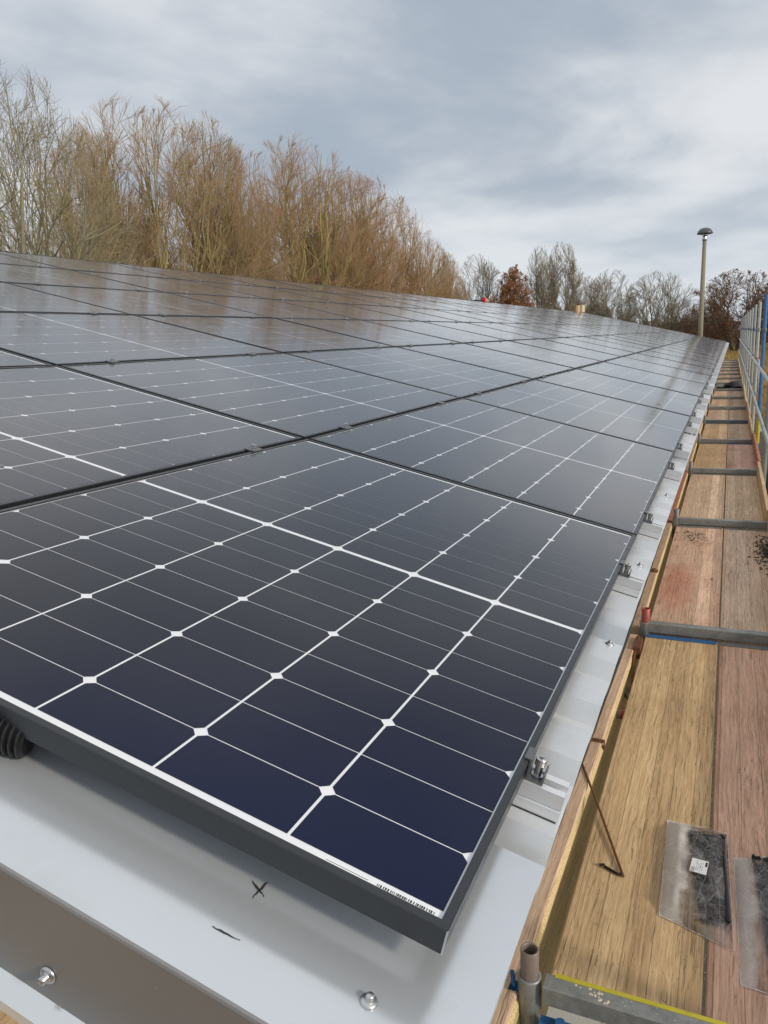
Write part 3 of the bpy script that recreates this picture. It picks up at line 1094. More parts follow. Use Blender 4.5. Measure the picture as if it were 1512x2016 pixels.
for q_ in range(46):
    cx_, cy_ = rr.gauss(-0.002, .012), rr.gauss(-0.03, .03) if q_ < 24 else rr.uniform(-.5, .09)
    if not -0.022 < cx_ < 0.012: continue
    s_ = rr.uniform(.002, .007) if q_ < 24 else rr.uniform(.001, .0025)
    vs_ = [(BX[0] + cx_ + s_ * math.cos(t_) * rr.uniform(.6, 1), cy_ + s_ * math.sin(t_) * rr.uniform(.6, 1), -0.9382) for t_ in (0, 1, 2, 3, 4, 5)]
    vs_.append((BX[0] + cx_, cy_, -0.9365))
    m_.add(vs_, [(i_, (i_ + 1) % 6, 6) for i_ in range(6)])
o = m_.build('mortar_splashes', M['mortar'])
tag(o, 'pale mortar splashes stuck on the nearest cross bar', 'mortar', None, 'stuff')
# blue wedge coupler at the nearest inner post
m_ = MB()
m_.prism([(-0.018, -1.10), (0.018, -1.10), (0.022, -1.03), (0.016, -0.985), (-0.016, -0.985), (-0.022, -1.03)], 0.160, 0.182, 'y')
m_.tube([(0.0, 0.17, -0.995), (0.0, 0.176, -0.945)], 0.006, 8)
o = m_.build('wedge_coupler', M['blue'])
o.location = (BX[0], 0.012, 0.0)
tag(o, 'dark blue wedge coupler clamped beside the nearest inner scaffold post', 'coupler')
m_ = MB()
m_.box(-0.02, 0.02, -0.06, 0.06, -0.06, 0.0)
m_.lathe([(0.0, 0.016), (0.012, 0.016), (0.014, 0.010), (0.014, 0.0)], 0, 0.01, 14)
o = m_.build('bolt_coupler', [M['blue']])
o.location = (BX[0] - 0.045, 0.05, -1.02)
tag(o, 'blue coupler block with round bolt head below the nearest cross bar', 'coupler')

# guardrails
def rail_tube(x0, x1, z, yy=-0.60, dz=0.0):
    m_ = MB(); m_.tube([(0, 0, 0), (x1 - x0, 0, dz)], 0.0192, 12)
    return m_


GT = rail_tube(0, 2.60, 0).mesh('guardrail', M['galv'], False)
for k in range(16):
    for z, nm in ((0.06, 'upper'), (-0.47, 'lower')):
        o = link('guardrail', GT)
        o.location = (BX[k] - 0.01, -0.592, z)
        o.color = (0.50, 0.53, 0.52, 0.6)
        tag(o, f'pale galvanised {nm} guardrail tube spanning the {ORD[k]} scaffold bay', 'guardrail', 'guardrails of the scaffold')
# diagonal brace tube
for k in (5, 9):
    m_ = MB(); m_.tube([(0, 0, 0), (2.57, 0, 0.9)], 0.019, 10)
    o = m_.build('diagonal_brace', M['galv']); o.location = (BX[k] - 2.5, -0.665, -0.85); o.color = (0.5, 0.53, 0.52, .5)
    tag(o, f'slanting galvanised brace tube on the outside of the {ORD[k - 1]} scaffold bay', 'brace', 'diagonal braces')

# toe boards
TOEI = []
rr = random.Random(23)
TOEM_IN = MB()
TOEM_IN.cur = 0
_p = [(0.0, -0.13), (0.050, -0.13), (0.050, 0.216), (0.046, 0.220), (0.010, 0.220), (0.005, 0.212), (0.009, 0.206), (0.0, 0.190)]
TOEM_IN.prism(_p, 0, 2.54, 'x')
TOEM_IN.mi = [1 if q_ in (6, 7) else 0 for q_ in range(len(_p))] + [0, 0]
TOEM_IN = TOEM_IN.mesh('board', [M['wood'], M['toeside']])
TOEM_OUT = MB(); TOEM_OUT.prism([(0.0, 0), (0.030, 0), (0.030, 0.146), (0.027, 0.15), (0.003, 0.15), (0.0, 0.146)], 0, 2.56, 'x')
TOEM_OUT = TOEM_OUT.mesh('board', M['wood'])
for k in range(16):
    t = empty('toe_board', loc=(BX[k] + (0.015 if k else -0.42), (0.170 if k == 0 else 0.142), (-1.205 if k < 2 else -1.195)))
    if k == 0: t.rotation_euler = (0, 0, -0.0115); t.scale = (1.14, 1, 1); TOE0 = t
    lab = {0: 'nearest toe board between roof edge and deck, yellowish side, knots on top', 1: 'toe board beside the deck with the red patch, weathered pinkish top', 2: 'red brown painted toe board by the roof edge'}
    tag(t, lab.get(k, f'weathered wooden toe board beside the roof edge in the {ORD[k]} bay'), 'toe board', 'toe boards on the roof side')
    bo = link('board', TOEM_IN, t)
    bo.color = {0: (0.40, 0.28, 0.20, 0.30), 1: (0.40, 0.29, 0.21, 0.30), 2: (0.22, 0.085, 0.06, 0.95)}.get(k, (rr.uniform(.36, .46), rr.uniform(.26, .33), .2, rr.uniform(.1, .6)))
    t = empty('toe_board', loc=(BX[k] + 0.02 + (k % 2) * 0.03, -0.588 - (k % 2) * 0.012, DZ + 0.002))
    tag(t, f'wooden toe board under the guardrail in the {ORD[k]} bay, {"tan" if k in (1, 3, 5) else "pinkish brown"} edge', 'toe board', 'toe boards on the guardrail side')
    bo = link('board', TOEM_OUT, t)
    bo.color = {1: (0.50, 0.36, 0.22, 0.1), 2: (0.50, 0.36, 0.22, 0.12), 3: (0.40, 0.22, 0.17, 0.8), 4: (.46, .33, .23, .5)}.get(k, (rr.uniform(.40, .50), rr.uniform(.28, .36), .23, rr.uniform(.1, .5)))
# small things on and beside the nearest toe board
m_ = MB(); m_.box(-0.012, 0.012, -0.026, 0.026, 0, 0.003); m_.box(-0.012, 0.012, -0.029, -0.026, -0.03, 0.003)
m_.box(-0.003, 0.009, -0.008, 0.012, 0.003, 0.006)
o = m_.build('metal_clip', M['rust']); o.location = (2.26, 0.176, -0.9845)
tag(o, 'small brown metal clip bent over the top of the nearest toe board', 'clip')
m_ = MB(); m_.box(-0.03, 0.03, -0.026, 0.024, 0, 0.004); m_.lathe([(0.0, 0.018), (0.012, 0.018), (0.02, 0.010), (0.024, 0.004)], 0, 0, 10)
o = m_.build('metal_bracket', M['rust']); o.location = (4.66, 0.167, -0.9845)
tag(o, 'dark rusty bracket knob on the toe board beside the red paint patch', 'bracket')
m_ = MB(); m_.tube([(0.28, 0.030, 0.03), (0.18, 0.022, 0.02), (0.10, 0.030, 0.0), (0.05, 0.028, -0.01), (-0.14, 0.012, -0.03), (-0.25, 0.004, -0.04), (-0.30, -0.008, -0.03), (-0.31, -0.02, -0.01)], 0.0065, 8)
m_.prism([(0.12, 0.005), (0.27, 0.005), (0.27, 0.042), (0.12, 0.038)], -0.03, 0.03, 'z')
o = m_.build('hook_rod', M['rust']); o.location = (3.12, 0.108, -1.0)
tag(o, 'bent dark hook rod hanging in the gap just before the red stub', 'hook')
m_ = MB(); m_.tube([(0, 0.03, 0), (0.0, 0.105, 0.0)], 0.019, 14)
o = m_.build('stub_tube', M['galv']); o.location = (2.63, 0.068, -1.045); o.color = (0, 0, 0, 0)
tag(o, 'short grey tube with red painted end in the gap beside the nearest deck', 'tube')
m_ = MB(); m_.tube([(0, 0.015, 0), (0.0, 0.062, 0.0)], 0.0198, 14)
m_.build('red_end', M['red'], o)
m_ = MB(); m_.prism([(-0.02, -0.02), (0.02, -0.02), (0.02, 0.0), (-0.02, 0.0)], 0.0, 0.19, 'x')
o = m_.build('short_brace', M['galv']); o.location = (2.84, 0.105, -1.05); o.rotation_euler = (0, 0.1, 0.42); o.color = (.2, .18, .15, .4)
tag(o, 'short slanting grey steel piece in the gap beyond the red tipped tube', 'brace')
m_ = MB(); m_.bbox(0, 1.05, 0, 0.02, 0, 0.10, 0.003)
o = m_.build('ledger_board', M['wood']); o.location = (0.10, 0.222, -1.11); o.rotation_euler = (0, 0, -0.0115); o.color = (0.36, 0.13, 0.09, 0.95)
tag(o, 'thin red brown board edge between white roof and nearest scaffold post', 'board')
# handwriting on the toe board side
rr = random.Random(12)
m_ = MB()
for q_ in range(9):
    x_ = 3.00 + q_ * 0.032
    zc = -1.03 + rr.uniform(-.006, .006)
    for e_ in range(3):
        a_ = rr.uniform(0, 3.14); L_ = rr.uniform(.012, .026)
        dx, dz = math.cos(a_) * L_ * .6, math.sin(a_) * L_
        yb = 0.170 - 0.0115 * (x_ - 0.56) - 0.0012
        w_ = 0.0022
        m_.add([(x_ - dx - w_, yb, zc - dz), (x_ - dx + w_, yb, zc - dz), (x_ + dx + w_, yb, zc + dz), (x_ + dx - w_, yb, zc + dz)], [(0, 1, 2, 3)])
o = m_.build('pen_writing', M['ink'], TOE0)
o.matrix_parent_inverse = Matrix.LocRotScale(TOE0.location, TOE0.rotation_euler, TOE0.scale).inverted()
# rust rod and allen-key like hook on deck
m_ = MB()
m_.tube([(2.06, 0.200, -0.980), (1.78, 0.090, -0.988), (1.497, -0.016, -0.994)], 0.0042, 8)
o = m_.build('rusty_rod', M['rust'])
tag(o, 'thin straight rusty steel rod leaning from toe board onto the nearest deck', 'rod')
m_ = MB()
m_.tube([(1.523, 0.056, -0.992), (1.531, 0.045, -0.994), (1.523, 0.042, -0.994), (1.51, 0.015, -0.9945), (1.502, 0.0, -0.9945), (1.507, -0.008, -0.994)], 0.0042, 8)
o = m_.build('black_hook', M['tie'])
tag(o, 'small bent black hook lying on the tan deck beside the rusty rod', 'hook')
# dark stain debris: wet leaves heap on second right deck
rr = random.Random(8)


def chips(name, n, cx_, cy_, sx_, sy_, size, mt, label, cat, z=DZ):
    m_ = MB()
    for _ in range(n):
        x_ = rr.gauss(cx_, sx_); y_ = rr.gauss(cy_, sy_)
        if y_ < -0.58: y_ = -0.58
        a_ = rr.uniform(0, 6.28); s1 = size * rr.uniform(.5, 1.2); s2 = s1 * rr.uniform(.3, .7)
        zc = z + 0.0015 + rr.uniform(0, 0.004)
        pts_ = []
        for q_ in range(5):
            t_ = a_ + q_ * 6.28 / 5
            pts_.append((x_ + s1 * math.cos(t_) * rr.uniform(.7, 1), y_ + s2 * math.sin(t_), zc + rr.uniform(-.001, .003)))
        m_.add(pts_, [(0, 1, 2, 3, 4)])
    o_ = m_.build(name, mt)
    tag(o_, label, cat, None, 'stuff')
    return o_


chips('wet_leaves', 420, 5.42, -0.55, 0.20, 0.045, 0.016, M['wetleaf'], 'dark wet leaf debris by the toe board on the second pink deck', 'debris')
chips('leaf_scraps', 60, 5.75, -0.04, 0.12, 0.06, 0.014, M['wetleaf'], 'dark scraps lying on the deck with the red patch', 'debris')
chips('dirt_crumbs', 220, 2.4, -0.2495, 1.2, 0.0025, 0.0035, M['timber'], 'crumbs of dirt caught in the gap between the nearest decks', 'debris', DZ - 0.004)
chips('wood_chips', 60, 7.6, -0.38, 0.5, 0.15, 0.010, M['wetleaf'], 'small dark splinters scattered on the far cracked decks', 'debris')

# tarpaulin further along the deck
def cloth_mesh(nx, ny, lx, ly, amp, seed, closed=False):
    r_ = np.random.RandomState(seed)
    X, Y = np.meshgrid(np.linspace(0, lx, nx), np.linspace(0, ly, ny), indexing='ij')
    Z = np.zeros_like(X)
    for _ in range(14):
        kx, ky = r_.uniform(-9, 9) / lx, r_.uniform(-4, 4) / ly
        Z += np.sin(kx * X + ky * Y + r_.uniform(0, 6.28)) * r_.uniform(.3, 1)
    Z = np.abs(Z) / np.abs(Z).max() * amp
    vs_ = np.stack([X, Y, Z], -1).reshape(-1, 3)
    fs_ = [(i * ny + j, (i + 1) * ny + j, (i + 1) * ny + j + 1, i * ny + j + 1) for i in range(nx - 1) for j in range(ny - 1)]
    return [tuple(v_) for v_ in vs_.tolist()], fs_


vv, ff = cloth_mesh(40, 30, 2.1, 0.66, 0.10, 4)
m_ = MB(); m_.add(vv, ff)
o = m_.build('tarpaulin', M['tarp'], None, True); o.location = (22.2, -0.58, DZ + 0.006)
tag(o, 'crumpled grey tarpaulin spread across the far walkway', 'tarpaulin')
vv, ff = cloth_mesh(30, 24, 0.9, 0.42, 0.14, 9)
m_ = MB(); m_.add(vv, ff)
o = m_.build('plastic_sheet', M['darktarp'], None, True); o.location = (22.0, -0.52, DZ + 0.07)
tag(o, 'dark crumpled plastic sheet on the grey tarpaulin', 'sheet')

# gable end deck under the camera
for k, (y0, y1, col) in enumerate(((-0.9, -0.62, (.42, .3, .17, .1)), (-0.61, -0.33, (.42, .3, .17, .1)), (-0.32, -0.04, (.4, .28, .16, .2)), (-0.03, 0.25, (.42, .3, .17, .1)), (0.26, 0.54, (.4, .3, .18, .1)), (0.55, 0.815, (.33, .21, .11, .1)), (0.823, 1.09, (.30, .20, .11, .1)), (1.098, 1.36, (0.62, 0.47, 0.27, 0.0)), (1.37, 1.65, (.55, .42, .25, .0)))):
    m_ = MB(); m_.bbox(0, 1.75, 0, y1 - y0, -0.045, 0, 0.003)
    o = m_.build('gable_plank', M['wood']); o.location = (-1.45 + 0.0, y0, -0.82 if y0 > 0.5 else -1.08); o.color = col
    if y0 > 0.5: o.location.x = -1.33
    tag(o, {7: 'pale fresh wooden plank below the gable roof edge', 6: 'old brown wooden plank beside the pale plank below the gable roof edge'}.get(k, f'weathered plank of the gable end scaffold, {ORD[k]} counted from the walkway side'), 'plank', 'planks at the gable end')

# ------------------------------------------------------------------ plastic bags with cable ties
def bag(corners, z, seed, label, hz=0.0):
    """corners in world xy: far-left, far-right, near-right, near-left"""
    r_ = np.random.RandomState(seed)
    c = [np.array(p_) for p_ in corners]
    nx, ny = 46, 26
    top, bot = [], []
    ph = r_.uniform(0, 6.28, 24); kx = r_.uniform(-26, 26, 24); ky = r_.uniform(-16, 16, 24); am = r_.uniform(.2, 1, 24)
    for i in range(nx):
        for j in range(ny):
            s_, t_ = i / (nx - 1), j / (ny - 1)
            p_ = (c[0] * (1 - s_) + c[3] * s_) * (1 - t_) + (c[1] * (1 - s_) + c[2] * s_) * t_
            edge = (min(1, 7 * min(s_, 1 - s_)) * min(1, 5 * min(t_, 1 - t_))) ** 0.6
            w_ = sum(abs(math.sin(kx[q] * s_ + ky[q] * t_ + ph[q])) * am[q] for q in range(24)) / 24
            j2 = r_.uniform(-.0008, .0008)
            top.append((p_[0] + j2, p_[1] + j2, z + 0.002 + edge * (0.016 + 0.040 * w_)))
            bot.append((p_[0], p_[1], z + 0.0012))
    n = nx * ny
    fs_ = []
    for i in range(nx - 1):
        for j in range(ny - 1):
            fs_.append((i * ny + j, (i + 1) * ny + j, (i + 1) * ny + j + 1, i * ny + j + 1))
    m_ = MB(); m_.add(top, fs_)
    o_ = m_.build('plastic_bag', M['plastic'], None, True)
    tag(o_, label, 'bag')
    o_.color = (hz, 0, 0, 1)
    ed = [top[j] for j in range(ny)] + [top[i * ny + ny - 1] for i in range(nx)] + [top[(nx - 1) * ny + j] for j in range(ny - 1, -1, -1)] + [top[i * ny] for i in range(nx - 1, -1, -1)]
    rr_ = random.Random(seed)
    m_ = MB()
    vs_ = []
    for p_ in ed:
        w_ = rr_.uniform(.0006, .0022)
        vs_ += [(p_[0], p_[1], p_[2] + 0.0012), (p_[0] + rr_.uniform(-1, 1) * .001 + w_, p_[1] + w_, p_[2] + 0.0022)]
    m_.add(vs_, [(2 * i, 2 * i + 2, 2 * i + 3, 2 * i + 1) for i in range(len(ed) - 1)])
    m_.build('hem', M['film'], o_)
    return o_


def tie_mesh():
    m_ = MB()
    m_.box(0, 0.385, -0.0026, 0.0026, 0, 0.0013)
    m_.box(-0.007, 0.002, -0.0042, 0.0042, -0.001, 0.0045)
    return m_.mesh('cable_tie', M['tie'])


TIE = tie_mesh()


def ties(cx_, cy_, ang, n, spread, label, seed, z):
    r_ = random.Random(seed)
    root = empty('cable_tie_bundle', loc=(cx_, cy_, z))
    root.rotation_euler = (0, 0, ang)
    tag(root, label, 'cable ties')
    for k in range(n):
        t_ = link('cable_tie', TIE, root)
        t_.location = (r_.uniform(-.006, .006), (k / (n - 1) - .5) * spread + r_.uniform(-.003, .003), 0.002 + r_.uniform(0, .016))
        t_.rotation_euler = (r_.uniform(-.6, .6), r_.uniform(-.012, .012), -(k / (n - 1) - .5) * 0.12 + r_.uniform(-.03, .03))
    return root


bz = DZ
b1 = bag([(1.832, -0.118), (1.825, -0.300), (1.305, -0.318), (1.372, -0.128)], bz, 3, 'clear plastic bag of black cable ties, left of two, with white label', 0.196)
b2 = bag([(1.70, -0.318), (1.79, -0.52), (1.18, -0.56), (1.195, -0.333)], bz, 7, 'clear plastic bag of black cable ties cut by the right picture edge', 0.378)
ties(1.770, -0.236, math.pi + 0.09, 96, 0.104, 'bundle of black cable ties in the left plastic bag', 2, bz + 0.004)
ties(1.70, -0.425, math.pi + 0.03, 90, 0.110, 'bundle of black cable ties in the right plastic bag', 5, bz + 0.004)
# paper label
ang = math.pi / 2
m_ = MB()
lx, ly = 0.060, 0.046
m_.box(-lx / 2, lx / 2, -ly / 2, ly / 2, 0, 0.0005)
lb = m_.build('label', M['white'], b1)
lb.matrix_world = Matrix.Translation((1.565, -0.222, bz + 0.047)) @ Matrix.Rotation(-0.10, 4, 'Z') @ Matrix.Rotation(rad(-3), 4, 'Y')
m_ = MB()
z_ = 0.0009
def q4(x0, x1, y0, y1):
    m_.add([(x0, y0, z_), (x1, y0, z_), (x1, y1, z_), (x0, y1, z_)], [(0, 1, 2, 3)])
rr = random.Random(4)
q4(0.004, 0.024, -0.0215, -0.0155)          # logo block, far side
for i_ in range(5):
    q4(-0.028 + 0.003 * i_ * 1.4, -0.0265 + 0.003 * i_ * 1.4, 0.010, 0.020)
for row, yy in enumerate((-0.010, -0.0045, 0.001, 0.006)):
    x_ = 0.024
    while x_ > -0.020:
        w_ = rr.uniform(.001, .0035)
        if rr.random() > .35: q4(x_ - w_, x_, yy, yy + 0.0016)
        x_ -= w_ + 0.0012
m_.build('label_print', M['ink'], lb)

# ------------------------------------------------------------------ ridge things: worker and box
def skin_body(name, verts, edges, radii, mt, parent, sub=2):
    me = bpy.data.meshes.new(name)
    me.from_pydata(verts, edges, [])
    o_ = bpy.data.objects.new(name, me)
    COL.objects.link(o_)
    me.materials.append(mt)
    md = o_.modifiers.new('skin', 'SKIN')
    for i_, r_ in enumerate(radii):
        sv = me.skin_vertices[0].data[i_]
        sv.radius = (r_, r_)
        sv.use_root = (i_ == 0)
    sb = o_.modifiers.new('sub', 'SUBSURF'); sb.levels = sub; sb.render_levels = sub
    if parent: o_.parent = parent
    return o_


# kneeling behind the ridge, bent over; local z up from knees
px, py = 24.6, RY + 0.62
pz = RZ - 0.62 * math.tan(TH) + 0.03
wk = empty('person', loc=(px, py, pz))
tag(wk, 'person behind the ridge, only the bright red hood showing above the panels', 'person')
verts = [(0, 0.26, 0.20), (0, 0.14, 0.25), (0, -0.02, 0.26), (0, -0.12, 0.27), (0, -0.17, 0.285),
         (-0.10, 0.24, 0.17), (-0.12, -0.02, 0.06), (-0.11, 0.33, 0.05), (-0.11, 0.42, 0.04),
         (0.10, 0.24, 0.17), (0.12, -0.02, 0.06), (0.11, 0.33, 0.05), (0.11, 0.42, 0.04),
         (-0.19, -0.04, 0.24), (-0.24, -0.10, 0.12), (-0.20, -0.28, 0.06),
         (0.19, -0.04, 0.24), (0.24, -0.10, 0.12), (0.20, -0.28, 0.06)]
edges = [(0, 1), (1, 2), (2, 3), (3, 4), (0, 5), (5, 6), (6, 7), (7, 8), (0, 9), (9, 10), (10, 11), (11, 12), (2, 13), (13, 14), (14, 15), (2, 16), (16, 17), (17, 18)]
radii = [.14, .13, .12, .06, .055, .085, .065, .055, .04, .085, .065, .055, .04, .06, .048, .035, .06, .048, .035]
skin_body('body', verts, edges, radii, M['darkcloth'], wk)
import bmesh
for nm, mt, rr_, c_, sc_ in (('head', 'skin', 0.095, (0, -0.235, 0.285), (0.85, 1.0, 1.05)), ('hood', 'redcloth', 0.115, (0, -0.205, 0.300), (0.80, 0.95, 0.95))):
    bm = bmesh.new(); bmesh.ops.create_icosphere(bm, subdivisions=3, radius=rr_)
    for v_ in bm.verts:
        v_.co = Vector((v_.co.x * sc_[0], v_.co.y * sc_[1], v_.co.z * sc_[2]))
        if nm == 'head' and v_.co.y < -0.07 and abs(v_.co.x) < 0.02 and abs(v_.co.z) < 0.03: v_.co.y -= 0.018
        if nm == 'hood' and v_.co.y < -0.05: v_.co.y = -0.05 + (v_.co.y + 0.05) * 0.25
        v_.co += Vector(c_)
    me = bpy.data.meshes.new(nm); bm.to_mesh(me); bm.free(); me.materials.append(M[mt])
    me.polygons.foreach_set('use_smooth', [True] * len(me.polygons))
    link(nm, me, wk)
for sx_ in (-1, 1):
    base = Vector((0.20 * sx_, -0.30, 0.055))
    hv = [tuple(base), tuple(base + Vector((0, -0.07, -0.015)))]
    he = [(0, 1)]; hr = [0.028, 0.026]
    for q_ in range(4):
        a_ = (q_ - 1.5) * 0.016
        i0 = len(hv)
        hv += [tuple(base + Vector((a_, -0.09, -0.02))), tuple(base + Vector((a_ * 1.2, -0.115, -0.035))), tuple(base + Vector((a_ * 1.25, -0.125 - 0.006 * (q_ in (1, 2)), -0.055)))]
        he += [(1, i0), (i0, i0 + 1), (i0 + 1, i0 + 2)]; hr += [.010, .009, .008]
    i0 = len(hv)
    hv += [tuple(base + Vector((-0.03 * sx_, -0.04, -0.012))), tuple(base + Vector((-0.045 * sx_, -0.07, -0.03)))]
    he += [(0, i0), (i0, i0 + 1)]; hr += [.011, .009]
    skin_body('hand', hv, he, hr, M['skin'], wk, 1)
# carton
bx = empty('cardboard_box', loc=(39.55, RY - 0.05, RZ + 0.03))
bx.rotation_euler = (0, 0, rad(25))
tag(bx, 'small brown carton with pale taped side standing on the far ridge', 'box')
m_ = MB(); m_.box(-0.17, 0.17, -0.22, 0.22, 0, 0.36); m_.build('carton', M['card'], bx)
m_ = MB(); m_.box(-0.174, -0.171, -0.21, -0.08, 0.02, 0.36); m_.build('pale_panel', M['tape'], bx)
for z in (0.06, 0.16, 0.26):
    m_ = MB(); m_.box(-0.175, -0.171, 0.04, 0.13, z, z + 0.05); m_.build('print_patch', M['white'], bx)
m_ = MB(); m_.add([(-0.17, 0.22, 0.36), (0.17, 0.22, 0.36), (0.17, 0.34, 0.42), (-0.17, 0.34, 0.42), (-0.17, 0.22, 0.362), (0.17, 0.22, 0.362), (0.17, 0.34, 0.422), (-0.17, 0.34, 0.422)], [(0, 1, 2, 3), (4, 5, 6, 7)])
m_.build('flap', M['tape'], bx)

# ------------------------------------------------------------------ lamp post
lp = empty('street_lamp', loc=(45.0, 1.31, GROUND))
tag(lp, 'tall tapered concrete lamp post with dark mushroom cap beyond the roof end', 'street lamp')
m_ = MB(); m_.tube([(0, 0, 0), (0.0, -0.0, 9.15)], [0.165, 0.095], 16); m_.build('pole', M['concrete'], lp, True)
m_ = MB(); m_.lathe([(0.0, 9.12), (0.12, 9.12), (0.13, 9.18), (0.10, 9.30), (0.085, 9.38), (0.0, 9.40)], 0, 0, 16); m_.build('neck', M['steel'], lp, True)
for k in range(3):
    a_ = 2.1 * k
    m_ = MB()
    m_.tube([(0.09 * math.cos(a_), 0.09 * math.sin(a_), 9.32), (0.26 * math.cos(a_), 0.26 * math.sin(a_), 9.47)], 0.012, 6)
    m_.build('cap_strut', M['steel'], lp)
m_ = MB(); m_.lathe([(0.0, 9.44), (0.36, 9.44), (0.395, 9.46), (0.385, 9.50), (0.34, 9.60), (0.24, 9.70), (0.12, 9.745), (0.0, 9.755)], 0, 0, 24); m_.build('lamp_cap', M['lampcap'], lp, True)


# ------------------------------------------------------------------ trees
def norm(a):
    return a / np.maximum(1e-9, np.linalg.norm(a, axis=-1, keepdims=True))


def grow(r_, start, dirs, length, rad0, nseg, wob, trop, radend):
    n = len(start)
    P = np.zeros((n, nseg + 1, 3)); Rr = np.zeros((n, nseg + 1))
    P[:, 0] = start; d = norm(dirs)
    D = np.zeros((n, nseg + 1, 3)); D[:, 0] = d
    for s_ in range(nseg):
        d = norm(d + r_.normal(0, wob, (n, 3)) + np.array([0, 0, trop]))
        P[:, s_ + 1] = P[:, s_] + d * (length / nseg)[:, None]
        D[:, s_ + 1] = d
    t = np.linspace(0, 1, nseg + 1)[None]
    Rr = rad0[:, None] * (1 - t) + (rad0 * radend)[:, None] * t
    return P, D, Rr


def tubes(P, Rr, sides):
    n, m1, _ = P.shape
    T = np.zeros_like(P); T[:, :-1] = P[:, 1:] - P[:, :-1]; T[:, -1] = T[:, -2]; T = norm(T)
    ref = np.where(np.abs(T[..., 2:3]) < 0.9, np.array([0, 0, 1.0]), np.array([1.0, 0, 0]))
    A = norm(np.cross(T, ref)); Bv = np.cross(T, A)
    ang = np.arange(sides) * 2 * np.pi / sides
    V = P[:, :, None] + (A[:, :, None] * np.cos(ang)[None, None, :, None] + Bv[:, :, None] * np.sin(ang)[None, None, :, None]) * Rr[:, :, None, None]
    V = V.reshape(-1, 3)
    idx = np.arange(n * m1 * sides).reshape(n, m1, sides)
    a = idx[:, :-1]; c = idx[:, 1:]
    F = np.stack([a, np.roll(a, -1, 2), np.roll(c, -1, 2), c], -1).reshape(-1, 4)
    return V, F


def fast_mesh(name, Vs, Fs, mt, smooth=True):
    V = np.concatenate(Vs); off = 0; FF = []
    for v_, f_ in zip(Vs, Fs):
        FF.append(f_ + off); off += len(v_)
    F = np.concatenate(FF)
    me = bpy.data.meshes.new(name)
    me.vertices.add(len(V)); me.vertices.foreach_set('co', V.astype(np.float32).ravel())
    me.loops.add(F.size); me.loops.foreach_set('vertex_index', F.astype(np.int32).ravel())
    me.polygons.add(len(F)); me.polygons.foreach_set('loop_start', (np.arange(len(F)) * F.shape[1]).astype(np.int32))
    me.polygons.foreach_set('loop_total', np.full(len(F), F.shape[1], np.int32))
    me.polygons.foreach_set('use_smooth', np.full(len(F), smooth))
    me.update(calc_edges=True)
    me.materials.append(mt)
    return me


